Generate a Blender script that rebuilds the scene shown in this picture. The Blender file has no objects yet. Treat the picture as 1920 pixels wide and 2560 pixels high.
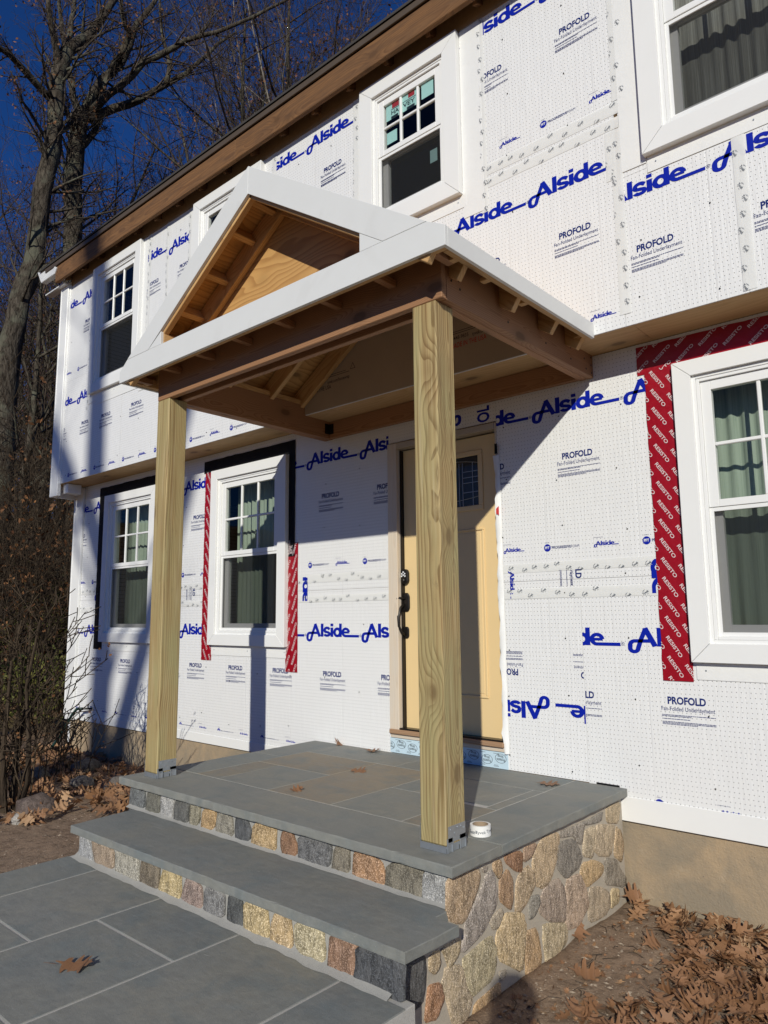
import bpy, bmesh, math, random
import numpy as np
from mathutils import Matrix, Vector, noise
random.seed(7); RNG = np.random.default_rng(7)
sc = bpy.context.scene
col = sc.collection
rad = math.radians

# ------------------------------------------------------------------ camera, world, sun, exposure
cam = bpy.data.cameras.new('camera'); cam_o = bpy.data.objects.new('camera', cam); col.objects.link(cam_o)
cam.sensor_fit = 'VERTICAL'; cam.sensor_height = 36.0; cam.sensor_width = 27.0; cam.lens = 1800.08 / 2560 * 36
cam.clip_start = 0.05; cam.clip_end = 900
YAW, PIT, ROL = 0.721184, 0.142802, -0.009706
CAM = Vector((4.38569, -4.12640, 1.34836))
_f = Vector((-math.sin(YAW)*math.cos(PIT), math.cos(YAW)*math.cos(PIT), math.sin(PIT)))
_r = Vector((math.cos(YAW), math.sin(YAW), 0)); _u = _r.cross(_f)
_r2 = math.cos(ROL)*_r + math.sin(ROL)*_u; _u2 = -math.sin(ROL)*_r + math.cos(ROL)*_u
_m = Matrix((_r2, _u2, -_f)).transposed().to_4x4(); _m.translation = CAM
cam_o.matrix_world = _m
sc.camera = cam_o

SUN = Vector((0.605, -1.0, 0.535)).normalized()          # direction towards the sun
world = bpy.data.worlds.new('World'); sc.world = world; world.use_nodes = True
wn = world.node_tree.nodes; bg = wn['Background']
sky = wn.new('ShaderNodeTexSky'); sky.sky_type = 'NISHITA'; sky.sun_disc = False
sky.sun_elevation = math.asin(SUN.z); sky.sun_rotation = math.atan2(SUN.x, SUN.y)
sky.altitude = 200; sky.air_density = 0.95; sky.dust_density = 0.0; sky.ozone_density = 10.0
tint = wn.new('ShaderNodeMix'); tint.data_type = 'RGBA'; tint.blend_type = 'MULTIPLY'; tint.inputs[0].default_value = 1.0; tint.inputs[7].default_value = (.68, 1.20, 1.76, 1)
world.node_tree.links.new(sky.outputs[0], tint.inputs[6]); world.node_tree.links.new(tint.outputs[2], bg.inputs[0]); bg.inputs[1].default_value = 0.05
sun = bpy.data.lights.new('sun', 'SUN'); sun.energy = 4.9; sun.angle = rad(0.55); sun.color = (1.0, 0.965, 0.86)
sun_o = bpy.data.objects.new('sun', sun); col.objects.link(sun_o)
sun_o.rotation_euler = SUN.to_track_quat('Z', 'Y').to_euler(); sun_o.location = (20, -30, 25)
vs = sc.view_settings; vs.view_transform = 'Standard'; vs.look = 'None'; vs.exposure = -0.37; vs.gamma = 1.0; vs.use_curve_mapping = False
sc.render.engine = 'CYCLES'; sc.cycles.max_bounces = 8; sc.cycles.transparent_max_bounces = 12

# ------------------------------------------------------------------ object helpers
WM = {}
def link(o, parent=None, M=None, label=None, cat=None, group=None, kind=None):
    col.objects.link(o)
    M = M or Matrix.Identity(4)
    if parent is not None:
        o.parent = parent; o.matrix_parent_inverse = WM[parent.name].inverted()
    o.matrix_basis = M; WM[o.name] = M.copy()
    if label: o['label'] = label
    if cat: o['category'] = cat
    if group: o['group'] = group
    if kind: o['kind'] = kind
    return o
def thing(name, label, cat, loc=(0, 0, 0), group=None, kind=None):
    return link(bpy.data.objects.new(name, None), None, Matrix.Translation(loc), label, cat, group, kind)
def mesh(name, v, f, mats, smooth=False):
    me = bpy.data.meshes.new(name); me.from_pydata([tuple(p) for p in v], [], [tuple(q) for q in f])
    for m in (mats if isinstance(mats, (list, tuple)) else [mats]): me.materials.append(m)
    if smooth: me.polygons.foreach_set('use_smooth', [True]*len(me.polygons))
    me.update(); return me
def part(name, v, f, mats, parent=None, M=None, smooth=False, **k):
    return link(bpy.data.objects.new(name, mesh(name, v, f, mats, smooth)), parent, M, **k)
def shared(name, me, parent=None, M=None, **k):
    return link(bpy.data.objects.new(name, me), parent, M, **k)
def from_bm(name, bm, mats, parent=None, M=None, smooth=False, **k):
    me = bpy.data.meshes.new(name); bm.to_mesh(me); bm.free()
    for m in (mats if isinstance(mats, (list, tuple)) else [mats]): me.materials.append(m)
    if smooth: me.polygons.foreach_set('use_smooth', [True]*len(me.polygons))
    return link(bpy.data.objects.new(name, me), parent, M, **k)
BOXF = [(0, 1, 3, 2), (4, 6, 7, 5), (0, 4, 5, 1), (2, 3, 7, 6), (0, 2, 6, 4), (1, 5, 7, 3)]
def box_mesh(name, sx, sy, sz, mats, bevel=0.0):
    bm = bmesh.new(); bmesh.ops.create_cube(bm, size=1.0)
    bmesh.ops.scale(bm, vec=(sx, sy, sz), verts=bm.verts)
    if bevel: bmesh.ops.bevel(bm, geom=bm.edges[:], offset=min(bevel, .3*min(sx, sy, sz)), segments=1, affect='EDGES')
    me = bpy.data.meshes.new(name); bm.to_mesh(me); bm.free(); me.materials.append(mats); return me
def box(name, x0, x1, y0, y1, z0, z1, m, parent=None, bevel=.0025, grain='x', **k):
    """axis box; the mesh's local X runs along the grain."""
    cx, cy, cz = (x0+x1)/2, (y0+y1)/2, (z0+z1)/2; sx, sy, sz = abs(x1-x0), abs(y1-y0), abs(z1-z0)
    if grain == 'x': me = box_mesh(name, sx, sy, sz, m, bevel); R = Matrix.Identity(4)
    elif grain == 'y': me = box_mesh(name, sy, sx, sz, m, bevel); R = Matrix.Rotation(rad(90), 4, 'Z')
    else: me = box_mesh(name, sz, sy, sx, m, bevel); R = Matrix.Rotation(rad(-90), 4, 'Y')
    return shared(name, me, parent, Matrix.Translation((cx, cy, cz)) @ R, **k)
def board(name, p, q, w, t, m, parent=None, up=(0, 0, 1), bevel=.0025, **k):
    """board from p to q; w along up, t across."""
    p, q = Vector(p), Vector(q); X = (q-p).normalized(); Z = Vector(up); Z = (Z - Z.dot(X)*X).normalized(); Y = Z.cross(X)
    me = box_mesh(name, (q-p).length, t, w, m, bevel)
    M = Matrix((X, Y, Z)).transposed().to_4x4(); M.translation = (p+q)/2
    return shared(name, me, parent, M, **k)
def prism_vf(poly, d0, d1, axes='xz'):
    """extrude polygon (2D) between depths; axes names of the polygon plane."""
    n = len(poly); v = []
    for d in (d0, d1):
        for a, b in poly:
            v.append((a, d, b) if axes == 'xz' else ((d, a, b) if axes == 'yz' else (a, b, d)))
    f = [tuple(range(n)), tuple(range(2*n-1, n-1, -1))] + [(i, i+n, (i+1) % n+n, (i+1) % n) for i in range(n)]
    return v, f
def prism(name, poly, d0, d1, m, parent=None, axes='xz', bevel=0, **k):
    v, f = prism_vf(poly, d0, d1, axes)
    bm = bmesh.new(); vv = [bm.verts.new(p) for p in v]
    for q in f: bm.faces.new([vv[i] for i in q])
    bmesh.ops.recalc_face_normals(bm, faces=bm.faces)
    if bevel: bmesh.ops.bevel(bm, geom=bm.edges[:], offset=bevel, segments=1, affect='EDGES')
    c = Vector([sum(p[i] for p in v)/len(v) for i in range(3)])
    bmesh.ops.translate(bm, verts=bm.verts, vec=-c)
    return from_bm(name, bm, m, parent, Matrix.Translation(c), **k)
class MB:
    """collects geometry for one mesh"""
    def __init__(s): s.v = []; s.f = []
    def add(s, v, f):
        n = len(s.v); s.v += list(v); s.f += [tuple(i+n for i in q) for q in f]
    def box(s, x0, x1, y0, y1, z0, z1):
        s.add([(x, y, z) for x in (x0, x1) for y in (y0, y1) for z in (z0, z1)], BOXF)
    def tube(s, pts, radii, sides=6, cap=True):
        pts = [Vector(p) for p in pts]; n = len(pts); base = len(s.v)
        ref = Vector((.31, .17, .93))
        for i, p in enumerate(pts):
            t = (pts[min(i+1, n-1)] - pts[max(i-1, 0)]).normalized()
            a = t.cross(ref)
            if a.length < 1e-3: a = t.cross(Vector((1, 0, 0)))
            a.normalize(); b = t.cross(a); r = radii[i] if hasattr(radii, '__len__') else radii
            ro = r > .09 and sides > 7
            for k in range(sides):
                an = 2*math.pi*k/sides; q = r*(1+(.22*noise.noise(Vector((p.x*1.7+k*1.3, p.y*1.7, p.z*1.1+i*.7))) if ro else 0)); s.v.append(tuple(p + q*(math.cos(an)*a + math.sin(an)*b)))
        for i in range(n-1):
            for k in range(sides):
                k2 = (k+1) % sides; o = base+i*sides
                s.f.append((o+k, o+k2, o+sides+k2, o+sides+k))
        if cap:
            s.f.append(tuple(base+k for k in range(sides))[::-1]); s.f.append(tuple(base+(n-1)*sides+k for k in range(sides)))
    def build(s, name, m, parent=None, smooth=False, **k): return part(name, s.v, s.f, m, parent, None, smooth, **k)

# ------------------------------------------------------------------ materials
class NT:
    def __init__(s, name):
        s.m = bpy.data.materials.new(name); s.m.use_nodes = True; s.t = s.m.node_tree; s.b = s.t.nodes['Principled BSDF']; s.out = s.t.nodes['Material Output']
    def n(s, typ, **k):
        x = s.t.nodes.new('ShaderNode'+typ)
        for a, v in k.items():
            if a.startswith('i_'): x.inputs[int(a[2:]) if a[2:].isdigit() else a[2:]].default_value = v
            else: setattr(x, a, v)
        return x
    def l(s, a, b): s.t.links.new(a, b)
    def math(s, op, a, b=None, c=None):
        x = s.n('Math', operation=op)
        for i, q in enumerate((a, b, c)):
            if q is None: continue
            if isinstance(q, (int, float)): x.inputs[i].default_value = q
            else: s.l(q, x.inputs[i])
        return x.outputs[0]
    def mix(s, fac, a, b, mode='MIX'):
        x = s.n('Mix', data_type='RGBA', blend_type=mode)
        for i, q in ((0, fac), (6, a), (7, b)):
            if isinstance(q, (int, float)): x.inputs[i].default_value = q
            elif isinstance(q, (tuple, list)): x.inputs[i].default_value = (*q[:3], 1)
            else: s.l(q, x.inputs[i])
        return x.outputs[2]
    def ramp(s, fac, stops):
        x = s.n('ValToRGB'); e = x.color_ramp.elements
        while len(e) < len(stops): e.new(.5)
        for i, (p, c) in enumerate(stops):
            e[i].position = p; e[i].color = (*c, 1) if isinstance(c, (tuple, list)) else (c, c, c, 1)
        s.l(fac, x.inputs[0]); return x.outputs[0]
    def obj(s): return s.n('TexCoord').outputs['Object']
    def mapped(s, vec, scale=(1, 1, 1), loc=(0, 0, 0)):
        x = s.n('Mapping'); x.inputs['Scale'].default_value = scale; x.inputs['Location'].default_value = loc; s.l(vec, x.inputs[0]); return x.outputs[0]
    def noise(s, vec, scale, detail=3, rough=.55, dist=0):
        x = s.n('TexNoise'); x.inputs['Scale'].default_value = scale; x.inputs['Detail'].default_value = detail; x.inputs['Roughness'].default_value = rough; x.inputs['Distortion'].default_value = dist
        s.l(vec, x.inputs['Vector']); return x.outputs[0]
    def color(s, c):
        if isinstance(c, (tuple, list)): s.b.inputs['Base Color'].default_value = (*c[:3], 1)
        else: s.l(c, s.b.inputs['Base Color'])
    def bump(s, h, strength=.3, dist=.01):
        x = s.n('Bump'); x.inputs['Strength'].default_value = strength; x.inputs['Distance'].default_value = dist; s.l(h, x.inputs['Height']); s.l(x.outputs[0], s.b.inputs['Normal'])
    def rough(s, r):
        if isinstance(r, (int, float)): s.b.inputs['Roughness'].default_value = r
        else: s.l(r, s.b.inputs['Roughness'])
    def objrand(s): return s.n('ObjectInfo').outputs['Random']

def plain(name, c, rough=.55, var=.06, nscale=9, bump=.0, bscale=60, metal=0.0, spec=.5):
    t = NT(name); v = t.obj()
    n = t.noise(v, nscale, 4, .6)
    t.color(t.mix(n, tuple(x*(1-var) for x in c), tuple(min(1, x*(1+var)) for x in c)))
    t.rough(rough); t.b.inputs['Metallic'].default_value = metal; t.b.inputs['Specular IOR Level'].default_value = spec
    if bump: t.bump(t.noise(v, bscale, 3), bump, .004)
    return t.m

def wood(name, light, dark, ring=95.0, knots=1.0, contrast=1.0, rough=.6, weather=None, tint=None, knotc=(.09, .04, .015), warp=1.0, fib=.25, streak=0.0):
    """sawn lumber, the grain along local X"""
    t = NT(name); v = t.obj(); r = t.objrand()
    off = t.n('CombineXYZ'); t.l(t.math('MULTIPLY', r, 37.0), off.inputs[0]); t.l(t.math('MULTIPLY_ADD', r, .07, .028), off.inputs[1]); t.l(t.math('MULTIPLY_ADD', t.math('FRACT', t.math('MULTIPLY', r, 17.3)), .06, .02), off.inputs[2])
    add = t.n('VectorMath', operation='ADD'); t.l(v, add.inputs[0]); t.l(off.outputs[0], add.inputs[1]); p = add.outputs[0]
    sep = t.n('SeparateXYZ'); t.l(p, sep.inputs[0])
    y2 = t.math('POWER', t.math('ABSOLUTE', sep.outputs[1]), 2.0); z2 = t.math('POWER', t.math('ABSOLUTE', sep.outputs[2]), 2.0)
    radial = t.math('SQRT', t.math('ADD', y2, z2))
    w1 = t.noise(t.mapped(p, (1.1, 5, 5)), 1.0, 2, .5); w2 = t.noise(t.mapped(p, (3.5, 14, 14)), 1.0, 2, .5)
    vor = t.n('TexVoronoi', feature='F1'); vor.inputs['Scale'].default_value = 1.0; vor.inputs['Randomness'].default_value = 1.0
    t.l(t.mapped(p, (2.7, 5.2, 5.2)), vor.inputs['Vector']); kd = vor.outputs['Distance']
    kn = t.math('MULTIPLY', t.math('POWER', t.math('MAXIMUM', t.math('SUBTRACT', .62, kd), 0.0), 2.0), .16*knots)
    rr = t.math('ADD', t.math('ADD', radial, t.math('MULTIPLY', w1, .085*warp)), t.math('ADD', t.math('MULTIPLY', w2, .012*warp), kn))
    fr = t.math('FRACT', t.math('MULTIPLY', rr, ring))
    late = t.math('POWER', fr, 2.6)
    late = t.math('MULTIPLY', late, t.math('SUBTRACT', 1.0, t.math('POWER', fr, 22.0)))
    c = t.mix(t.math('MULTIPLY', late, .95*contrast), light, dark)
    fibre = t.noise(t.mapped(p, (2.5, 190, 190)), 1.0, 2, .6)
    c = t.mix(t.math('MULTIPLY', fibre, fib), c, tuple(x*.55 for x in light))
    big = t.noise(t.mapped(p, (1.6, 6, 6)), 1.0, 3, .6)
    if tint: c = t.mix(t.ramp(big, [(.35, 0.0), (.7, .75)]), c, t.mix(.7, c, tint))
    if knots:
        core = t.ramp(kd, [(.10, 1.0), (.15, 0.0)]); c = t.mix(core, c, knotc)
        halo = t.ramp(kd, [(.13, .6), (.30, 0.0)]); c = t.mix(halo, c, tuple(x*.62 for x in light))
    if streak:
        st = t.noise(t.mapped(p, (.9, 42, 42)), 1.0, 3, .7); c = t.mix(t.ramp(st, [(.5, 0.0), (.66, streak)]), c, (.17, .095, .035)); pale = t.noise(t.mapped(p, (1.4, 60, 60)), 1.0, 3, .7); c = t.mix(t.ramp(pale, [(.56, 0.0), (.72, .5)]), c, (.60, .50, .30))
        grime = t.noise(t.mapped(p, (7, 16, 16)), 1.0, 5, .7); c = t.mix(t.ramp(grime, [(.6, 0.0), (.74, .45)]), c, (.15, .11, .06))
    if weather: c = t.mix(t.ramp(t.noise(t.mapped(p, (3, 26, 26)), 1.0, 5, .7), [(.35, 0.0), (.75, .9)]), c, weather)
    jit = t.n('HueSaturation'); t.l(c, jit.inputs['Color']); t.l(t.math('MULTIPLY_ADD', r, .28, .86), jit.inputs['Value']); c = jit.outputs[0]
    t.color(c); t.rough(rough); t.b.inputs['Specular IOR Level'].default_value = .3
    t.bump(t.math('ADD', t.math('MULTIPLY', late, .4), t.math('MULTIPLY', fibre, .6)), .22, .0012)
    return t.m

def speckled(name, rough=.72, amount=.8, scale=80, bumps=1.0, dist=.010):
    """stone whose main colour is the object's colour"""
    t = NT(name); v = t.obj(); oi = t.n('ObjectInfo'); c0 = oi.outputs['Color']
    ad = t.n('VectorMath', operation='ADD'); t.l(v, ad.inputs[0]); t.l(t.math('MULTIPLY', oi.outputs['Random'], 50.0), ad.inputs[1]); p = ad.outputs[0]
    big = t.noise(p, 9, 4, .6); mid = t.noise(t.mapped(p, (1, 1, .45)), scale*.45, 4, .7, .6); fine = t.noise(p, scale*2.4, 2, .6)
    c = t.mix(t.ramp(big, [(.3, 0.0), (.7, .5)]), c0, t.mix(.55, c0, (.22, .2, .18)))
    hs = t.n('HueSaturation'); hs.inputs['Value'].default_value = .32; t.l(c0, hs.inputs['Color'])
    c = t.mix(t.ramp(mid, [(.42, 0.0), (.6, amount)]), c, hs.outputs[0])
    hl = t.n('HueSaturation'); hl.inputs['Value'].default_value = 2.1; hl.inputs['Saturation'].default_value = .75; t.l(c0, hl.inputs['Color'])
    c = t.mix(t.ramp(fine, [(.5, 0.0), (.68, amount)]), c, hl.outputs[0])
    t.color(c); t.rough(rough); t.bump(t.math('ADD', mid, t.math('MULTIPLY', fine, .5)), bumps, dist)
    return t.m

def slate(name):
    t = NT(name); v = t.obj(); oi = t.n('ObjectInfo')
    ad = t.n('VectorMath', operation='ADD'); t.l(v, ad.inputs[0]); t.l(t.math('MULTIPLY', oi.outputs['Random'], 60.0), ad.inputs[1]); p = ad.outputs[0]
    c0 = oi.outputs['Color']
    big = t.noise(p, 2.6, 4, .6, .4); mid = t.noise(p, 22, 4, .65); fine = t.noise(p, 260, 2, .6); st = t.noise(t.mapped(p, (1, 7, 7)), 6, 4, .6, .3)
    c = t.mix(t.ramp(big, [(.42, 0.0), (.68, .6)]), c0, t.mix(.5, c0, (.31, .275, .2))); blu = t.noise(p, 4.3, 4, .6, .8); c = t.mix(t.ramp(blu, [(.5, 0.0), (.68, .55)]), c, (.15, .18, .185))
    c = t.mix(t.ramp(mid, [(.35, .28), (.6, 0.0)]), c, (.13, .135, .13))
    c = t.mix(t.ramp(st, [(.55, 0.0), (.75, .3)]), c, (.30, .30, .28))
    c = t.mix(t.ramp(fine, [(.62, 0.0), (.74, .35)]), c, (.42, .42, .4))
    chalk = t.noise(t.mapped(p, (4, 34, 34)), 1.0, 5, .75, .8); c = t.mix(t.ramp(chalk, [(.66, 0.0), (.74, .5)]), c, (.45, .45, .42))
    t.color(c); t.rough(t.ramp(mid, [(.3, .62), (.7, .8)]))
    clf = t.noise(t.mapped(p, (1, 1.8, 3)), 6, 6, .6, .15)
    t.bump(t.math('ADD', t.math('MULTIPLY', clf, 1.1), t.math('ADD', t.math('MULTIPLY', mid, .55), t.math('MULTIPLY', fine, .3))), .6, .006)
    return t.m

def foam(name, base=(.80, .80, .79)):
    """white perforated film-faced foam; fine vertical crinkle, rows of pin holes that skip the bands of big lettering"""
    t = NT(name); v = t.obj()
    sep = t.n('SeparateXYZ'); t.l(v, sep.inputs[0])
    crk = t.noise(t.mapped(v, (120, 1, 9)), 1.0, 3, .65); crk2 = t.noise(t.mapped(v, (38, 1, 3.0)), 1.0, 3, .6); und = t.noise(t.mapped(v, (3, 1, 2.2)), 1.0, 3, .55)
    pits = t.noise(t.mapped(v, (260, 1, 200)), 1.0, 2, .6)
    row = t.math('FLOOR', t.math('DIVIDE', sep.outputs[2], .0255)); odd = t.math('MODULO', t.math('ABSOLUTE', row), 2.0)
    u = t.math('SUBTRACT', t.math('FRACT', t.math('ADD', t.math('DIVIDE', sep.outputs[0], .0235), t.math('MULTIPLY', odd, .18))), .5)
    w = t.math('SUBTRACT', t.math('FRACT', t.math('DIVIDE', sep.outputs[2], .0255)), .5)
    d = t.math('SQRT', t.math('ADD', t.math('POWER', t.math('ABSOLUTE', u), 2.0), t.math('POWER', t.math('ABSOLUTE', w), 2.0)))
    hole = t.ramp(d, [(.07, 1.0), (.115, 0.0)])
    crs = t.math('ABSOLUTE', t.math('SUBTRACT', t.math('FRACT', t.math('MULTIPLY_ADD', sep.outputs[0], 1.64, t.math('MULTIPLY', und, .01))), .5)); crease = t.ramp(crs, [(.003, 1.0), (.012, 0.0)])
    c = t.mix(t.ramp(crk, [(.35, .16), (.65, 0.0)]), base, tuple(x*.72 for x in base))
    c = t.mix(t.ramp(und, [(.3, .09), (.7, 0.0)]), c, tuple(x*.8 for x in base))
    c = t.mix(t.math('MULTIPLY', hole, .85), c, (.07, .07, .075))
    c = t.mix(t.math('MULTIPLY', crease, .05), c, (.4, .4, .4))
    scf = t.noise(t.mapped(v, (60, 1, 5)), 1.0, 4, .75, 1.5); c = t.mix(t.ramp(scf, [(.70, 0.0), (.75, .35)]), c, (.93, .93, .92))
    t.color(c); t.rough(.42); t.b.inputs['Specular IOR Level'].default_value = .45
    h = t.math('ADD', t.math('ADD', t.math('MULTIPLY', crk2, .9), t.math('MULTIPLY', crk, .45)), t.math('ADD', t.math('MULTIPLY', und, 1.6), t.math('MULTIPLY', pits, .2)))
    h = t.math('SUBTRACT', h, t.math('MULTIPLY', crease, .3))
    t.bump(t.math('SUBTRACT', h, t.math('MULTIPLY', hole, .5)), .55, .0055)
    return t.m

M = {}
M['foam'] = foam('foam_film')
M['pvc'] = plain('white_vinyl', (.80, .80, .78), .38, .025, 5)
def trim_mat():
    t = NT('white_primed_trim'); v = t.obj(); a = t.noise(v, 6, 4, .6); b = t.noise(t.mapped(v, (1, 1, 1.6)), 46, 4, .7); c = t.noise(v, 3.1, 3, .5, 1.0)
    k = t.mix(t.ramp(a, [(.3, .12), (.6, 0.0)]), (.69, .695, .68), (.57, .57, .55)); k = t.mix(t.ramp(b, [(.69, 0.0), (.74, .55)]), k, (.42, .41, .39)); k = t.mix(t.ramp(c, [(.6, 0.0), (.7, .14)]), k, (.5, .49, .46))
    t.color(k); t.rough(.5); t.bump(t.math('ADD', a, t.math('MULTIPLY', b, .3)), .18, .004); return t.m
M['trim'] = trim_mat()
M['flash'] = plain('white_flashing_tape', (.78, .78, .76), .5, .04, 6, .3, 30)
M['ink'] = plain('blue_ink', (.002, .014, .33), .5, .05, 9, 0, 60, 0, .2)
M['ink_small'] = plain('navy_ink', (.008, .022, .15), .5, .05, 9, 0, 60, 0, .2)
M['ink_black'] = plain('black_ink', (.03, .035, .045), .5, .05)
M['ink_white'] = plain('white_ink', (.72, .58, .58), .45, .05)
M['red_tape'] = plain('red_membrane', (.30, .003, .012), .38, .2, 14, .8, 26, 0, .35)
M['red_ink'] = plain('red_print', (.6, .05, .05), .5)
M['black_tape'] = plain('black_membrane', (.008, .008, .009), .6, .3, 12, .6, 30, 0, .15)
M['black'] = plain('oil_rubbed_bronze', (.018, .015, .013), .35, .2, 40, 0, 60, .4)
M['pine'] = wood('pine_framing', (.60, .38, .17), (.40, .20, .07), 85, .7)
M['fir'] = wood('fir_beam', (.40, .215, .11), (.22, .095, .042), 120, .9, rough=.62)
M['treated'] = wood('pressure_treated_pine', (.49, .355, .165), (.17, .088, .028), 80, 1.15, 1.35, .62, tint=(.35, .36, .18), warp=.5, fib=.45, streak=.6, knotc=(.06, .03, .012))
M['ply'] = wood('plywood', (.60, .35, .13), (.33, .155, .05), 26, 1.2, 1.0, .55, warp=2.8)
M['old_wood'] = wood('weathered_fascia', (.25, .125, .05), (.11, .048, .02), 55, 1.2, 1.0, .8, weather=(.10, .055, .03))
M['raw_jamb'] = wood('raw_jamb', (.62, .52, .40), (.48, .36, .24), 60, 0, .5, .6, weather=(.55, .5, .43))
M['sill'] = wood('sill_wood', (.35, .22, .13), (.2, .1, .05), 70, 0, .6, .45)
M['shingle'] = plain('asphalt_shingle', (.045, .04, .036), .9, .4, 90, .6, 120)
M['drip'] = plain('bronze_drip_edge', (.085, .062, .042), .55, .2, 8)
M['concrete'] = None
M['stone'] = speckled('fieldstone')
M['slate'] = slate('bluestone')
M['galv'] = plain('galvanized_steel', (.42, .45, .48), .42, .16, 26, 0, 60, .75)
M['door'] = plain('butter_yellow_door', (.76, .56, .285), .42, .025, 4, .06, 120)
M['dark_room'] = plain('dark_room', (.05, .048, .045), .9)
M['wrap'] = plain('shade_tinted_wrap', (.50, .42, .33), .6, .08, 5, .5, 14)  # white wrap tinted tan for the warm bounce in the porch shade
M['blue_wrap'] = plain('pale_blue_wrap', (.52, .66, .74), .4, .05, 10, .4, 30)
M['paper'] = plain('paper_label', (.42, .68, .66), .6, .03)
M['green_hose'] = plain('green_hose', (.008, .035, .028), .4, .2)
def glassy(name, tint=(.9, .95, .93), fres=1.5, base=.03):
    t = NT(name); t.t.nodes.remove(t.b)
    tr = t.n('BsdfTransparent'); tr.inputs[0].default_value = (*tint, 1); gl = t.n('BsdfGlossy'); gl.inputs['Roughness'].default_value = .01
    fr = t.n('LayerWeight'); fr.inputs['Blend'].default_value = .5
    mx = t.n('MixShader'); t.l(t.math('MULTIPLY_ADD', t.math('POWER', fr.outputs['Facing'], 3.6), fres, base), mx.inputs[0]); t.l(tr.outputs[0], mx.inputs[1]); t.l(gl.outputs[0], mx.inputs[2]); t.l(mx.outputs[0], t.out.inputs[0])
    return t.m
M['glass'] = glassy('window_glass', (.88, .91, .89), .6, .03)
def screen_mat():
    t = NT('insect_screen'); t.t.nodes.remove(t.b)
    tr = t.n('BsdfTransparent'); tr.inputs[0].default_value = (.62, .62, .62, 1); df = t.n('BsdfDiffuse'); df.inputs[0].default_value = (.075, .078, .08, 1)
    mx = t.n('MixShader'); mx.inputs[0].default_value = .2; t.l(tr.outputs[0], mx.inputs[1]); t.l(df.outputs[0], mx.inputs[2]); t.l(mx.outputs[0], t.out.inputs[0]); return t.m
M['screen'] = screen_mat()
def curtain_mat(name, c, stripe):
    t = NT(name); v = t.obj(); n = t.noise(t.mapped(v, (160, 1, 2)), 1.0, 3, .6)
    t.color(t.mix(t.ramp(n, [(.45, 0.0), (.7, .7)]), c, stripe)); t.rough(.85); return t.m
M['sage'] = curtain_mat('sage_curtain', (.29, .34, .275), (.19, .24, .18))
M['taupe'] = curtain_mat('taupe_curtain', (.20, .19, .175), (.42, .41, .39))
def concrete():
    t = NT('parged_foundation'); v = t.obj()
    a = t.noise(v, 2.2, 5, .6, .5); b = t.noise(v, 14, 4, .65); c = t.noise(v, 90, 3)
    k = t.mix(t.ramp(a, [(.40, 0.0), (.60, .85)]), (.385, .285, .178), (.235, .20, .148))
    k = t.mix(t.ramp(b, [(.52, 0.0), (.72, .4)]), k, (.22, .18, .13)); k = t.mix(t.ramp(b, [(.22, .35), (.4, 0.0)]), k, (.5, .41, .3))
    t.color(k); t.rough(.9); pit = t.noise(v, 55, 2, .6); k2 = t.mix(t.ramp(pit, [(.72, 0.0), (.76, .8)]), k, (.12, .10, .08)); t.color(k2)
    t.bump(t.math('ADD', c, t.math('MULTIPLY', b, .9)), .6, .006); return t.m
M['concrete'] = concrete()
def mortar(name='grey_mortar', ca=(.30, .295, .275), cb=(.40, .39, .36)):
    t = NT(name); v = t.obj(); a = t.noise(v, 12, 4, .6); b = t.noise(v, 240, 3, .7)
    k = t.mix(a, ca, cb); k = t.mix(t.ramp(b, [(.3, .5), (.5, 0.0)]), k, (.2, .19, .18))
    t.color(k); t.rough(.95); t.bump(t.math('ADD', b, t.math('MULTIPLY', a, .6)), .6, .004); return t.m
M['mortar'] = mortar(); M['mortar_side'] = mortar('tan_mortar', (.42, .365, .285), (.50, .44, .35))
def leafmat():
    t = NT('dry_oak_leaf'); oi = t.n('ObjectInfo'); v = t.obj(); n = t.noise(v, 60, 3)
    g = t.n('NewGeometry'); isl = g.outputs['Random Per Island']
    c = t.ramp(isl, [(0.0, (.15, .075, .04)), (.3, (.34, .185, .09)), (.55, (.25, .125, .06)), (.8, (.42, .245, .13)), (1.0, (.50, .34, .20))])
    c = t.mix(t.math('MULTIPLY', n, .5), c, (.13, .06, .03)); t.color(c); t.rough(.6)
    t.b.inputs['Specular IOR Level'].default_value = .35; t.bump(n, .4, .003); return t.m
M['leaf'] = leafmat()
def bark(name, a, b, sc_=14, lich=None):
    t = NT(name); v = t.obj(); n = t.noise(t.mapped(v, (1, 1, .28)), sc_, 5, .65, .6); m = t.noise(v, 1.7, 3)
    c = t.mix(t.ramp(n, [(.36, 0.0), (.62, 1.0)]), a, b)
    if lich: c = t.mix(t.ramp(m, [(.5, 0.0), (.66, .8)]), c, lich)
    t.color(c); t.rough(.95); t.b.inputs['Specular IOR Level'].default_value = .1; t.bump(n, 1.0, .06); return t.m
M['bark'] = bark('grey_oak_bark', (.02, .016, .012), (.105, .088, .068), 16, (.13, .13, .095))
M['bark_pale'] = bark('pale_bark', (.10, .085, .07), (.30, .265, .22), 10)
M['twig'] = bark('twig_bark', (.03, .022, .017), (.12, .095, .075), 5)
M['twig_dark'] = bark('understory_bark', (.022, .016, .012), (.10, .074, .05), 6)
def leafy(name, a, b):
    t = NT(name); g = t.n('NewGeometry'); t.color(t.mix(g.outputs['Random Per Island'], a, b)); t.rough(.7); t.b.inputs['Specular IOR Level'].default_value = .2; return t.m
M['brown_leaf'] = leafy('clinging_brown_leaf', (.10, .045, .022), (.25, .12, .05))
M['red_leaf'] = leafy('clinging_red_leaf', (.085, .038, .035), (.16, .075, .06))
M['olive_leaf'] = leafy('olive_leaf', (.045, .06, .015), (.15, .14, .035))
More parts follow.
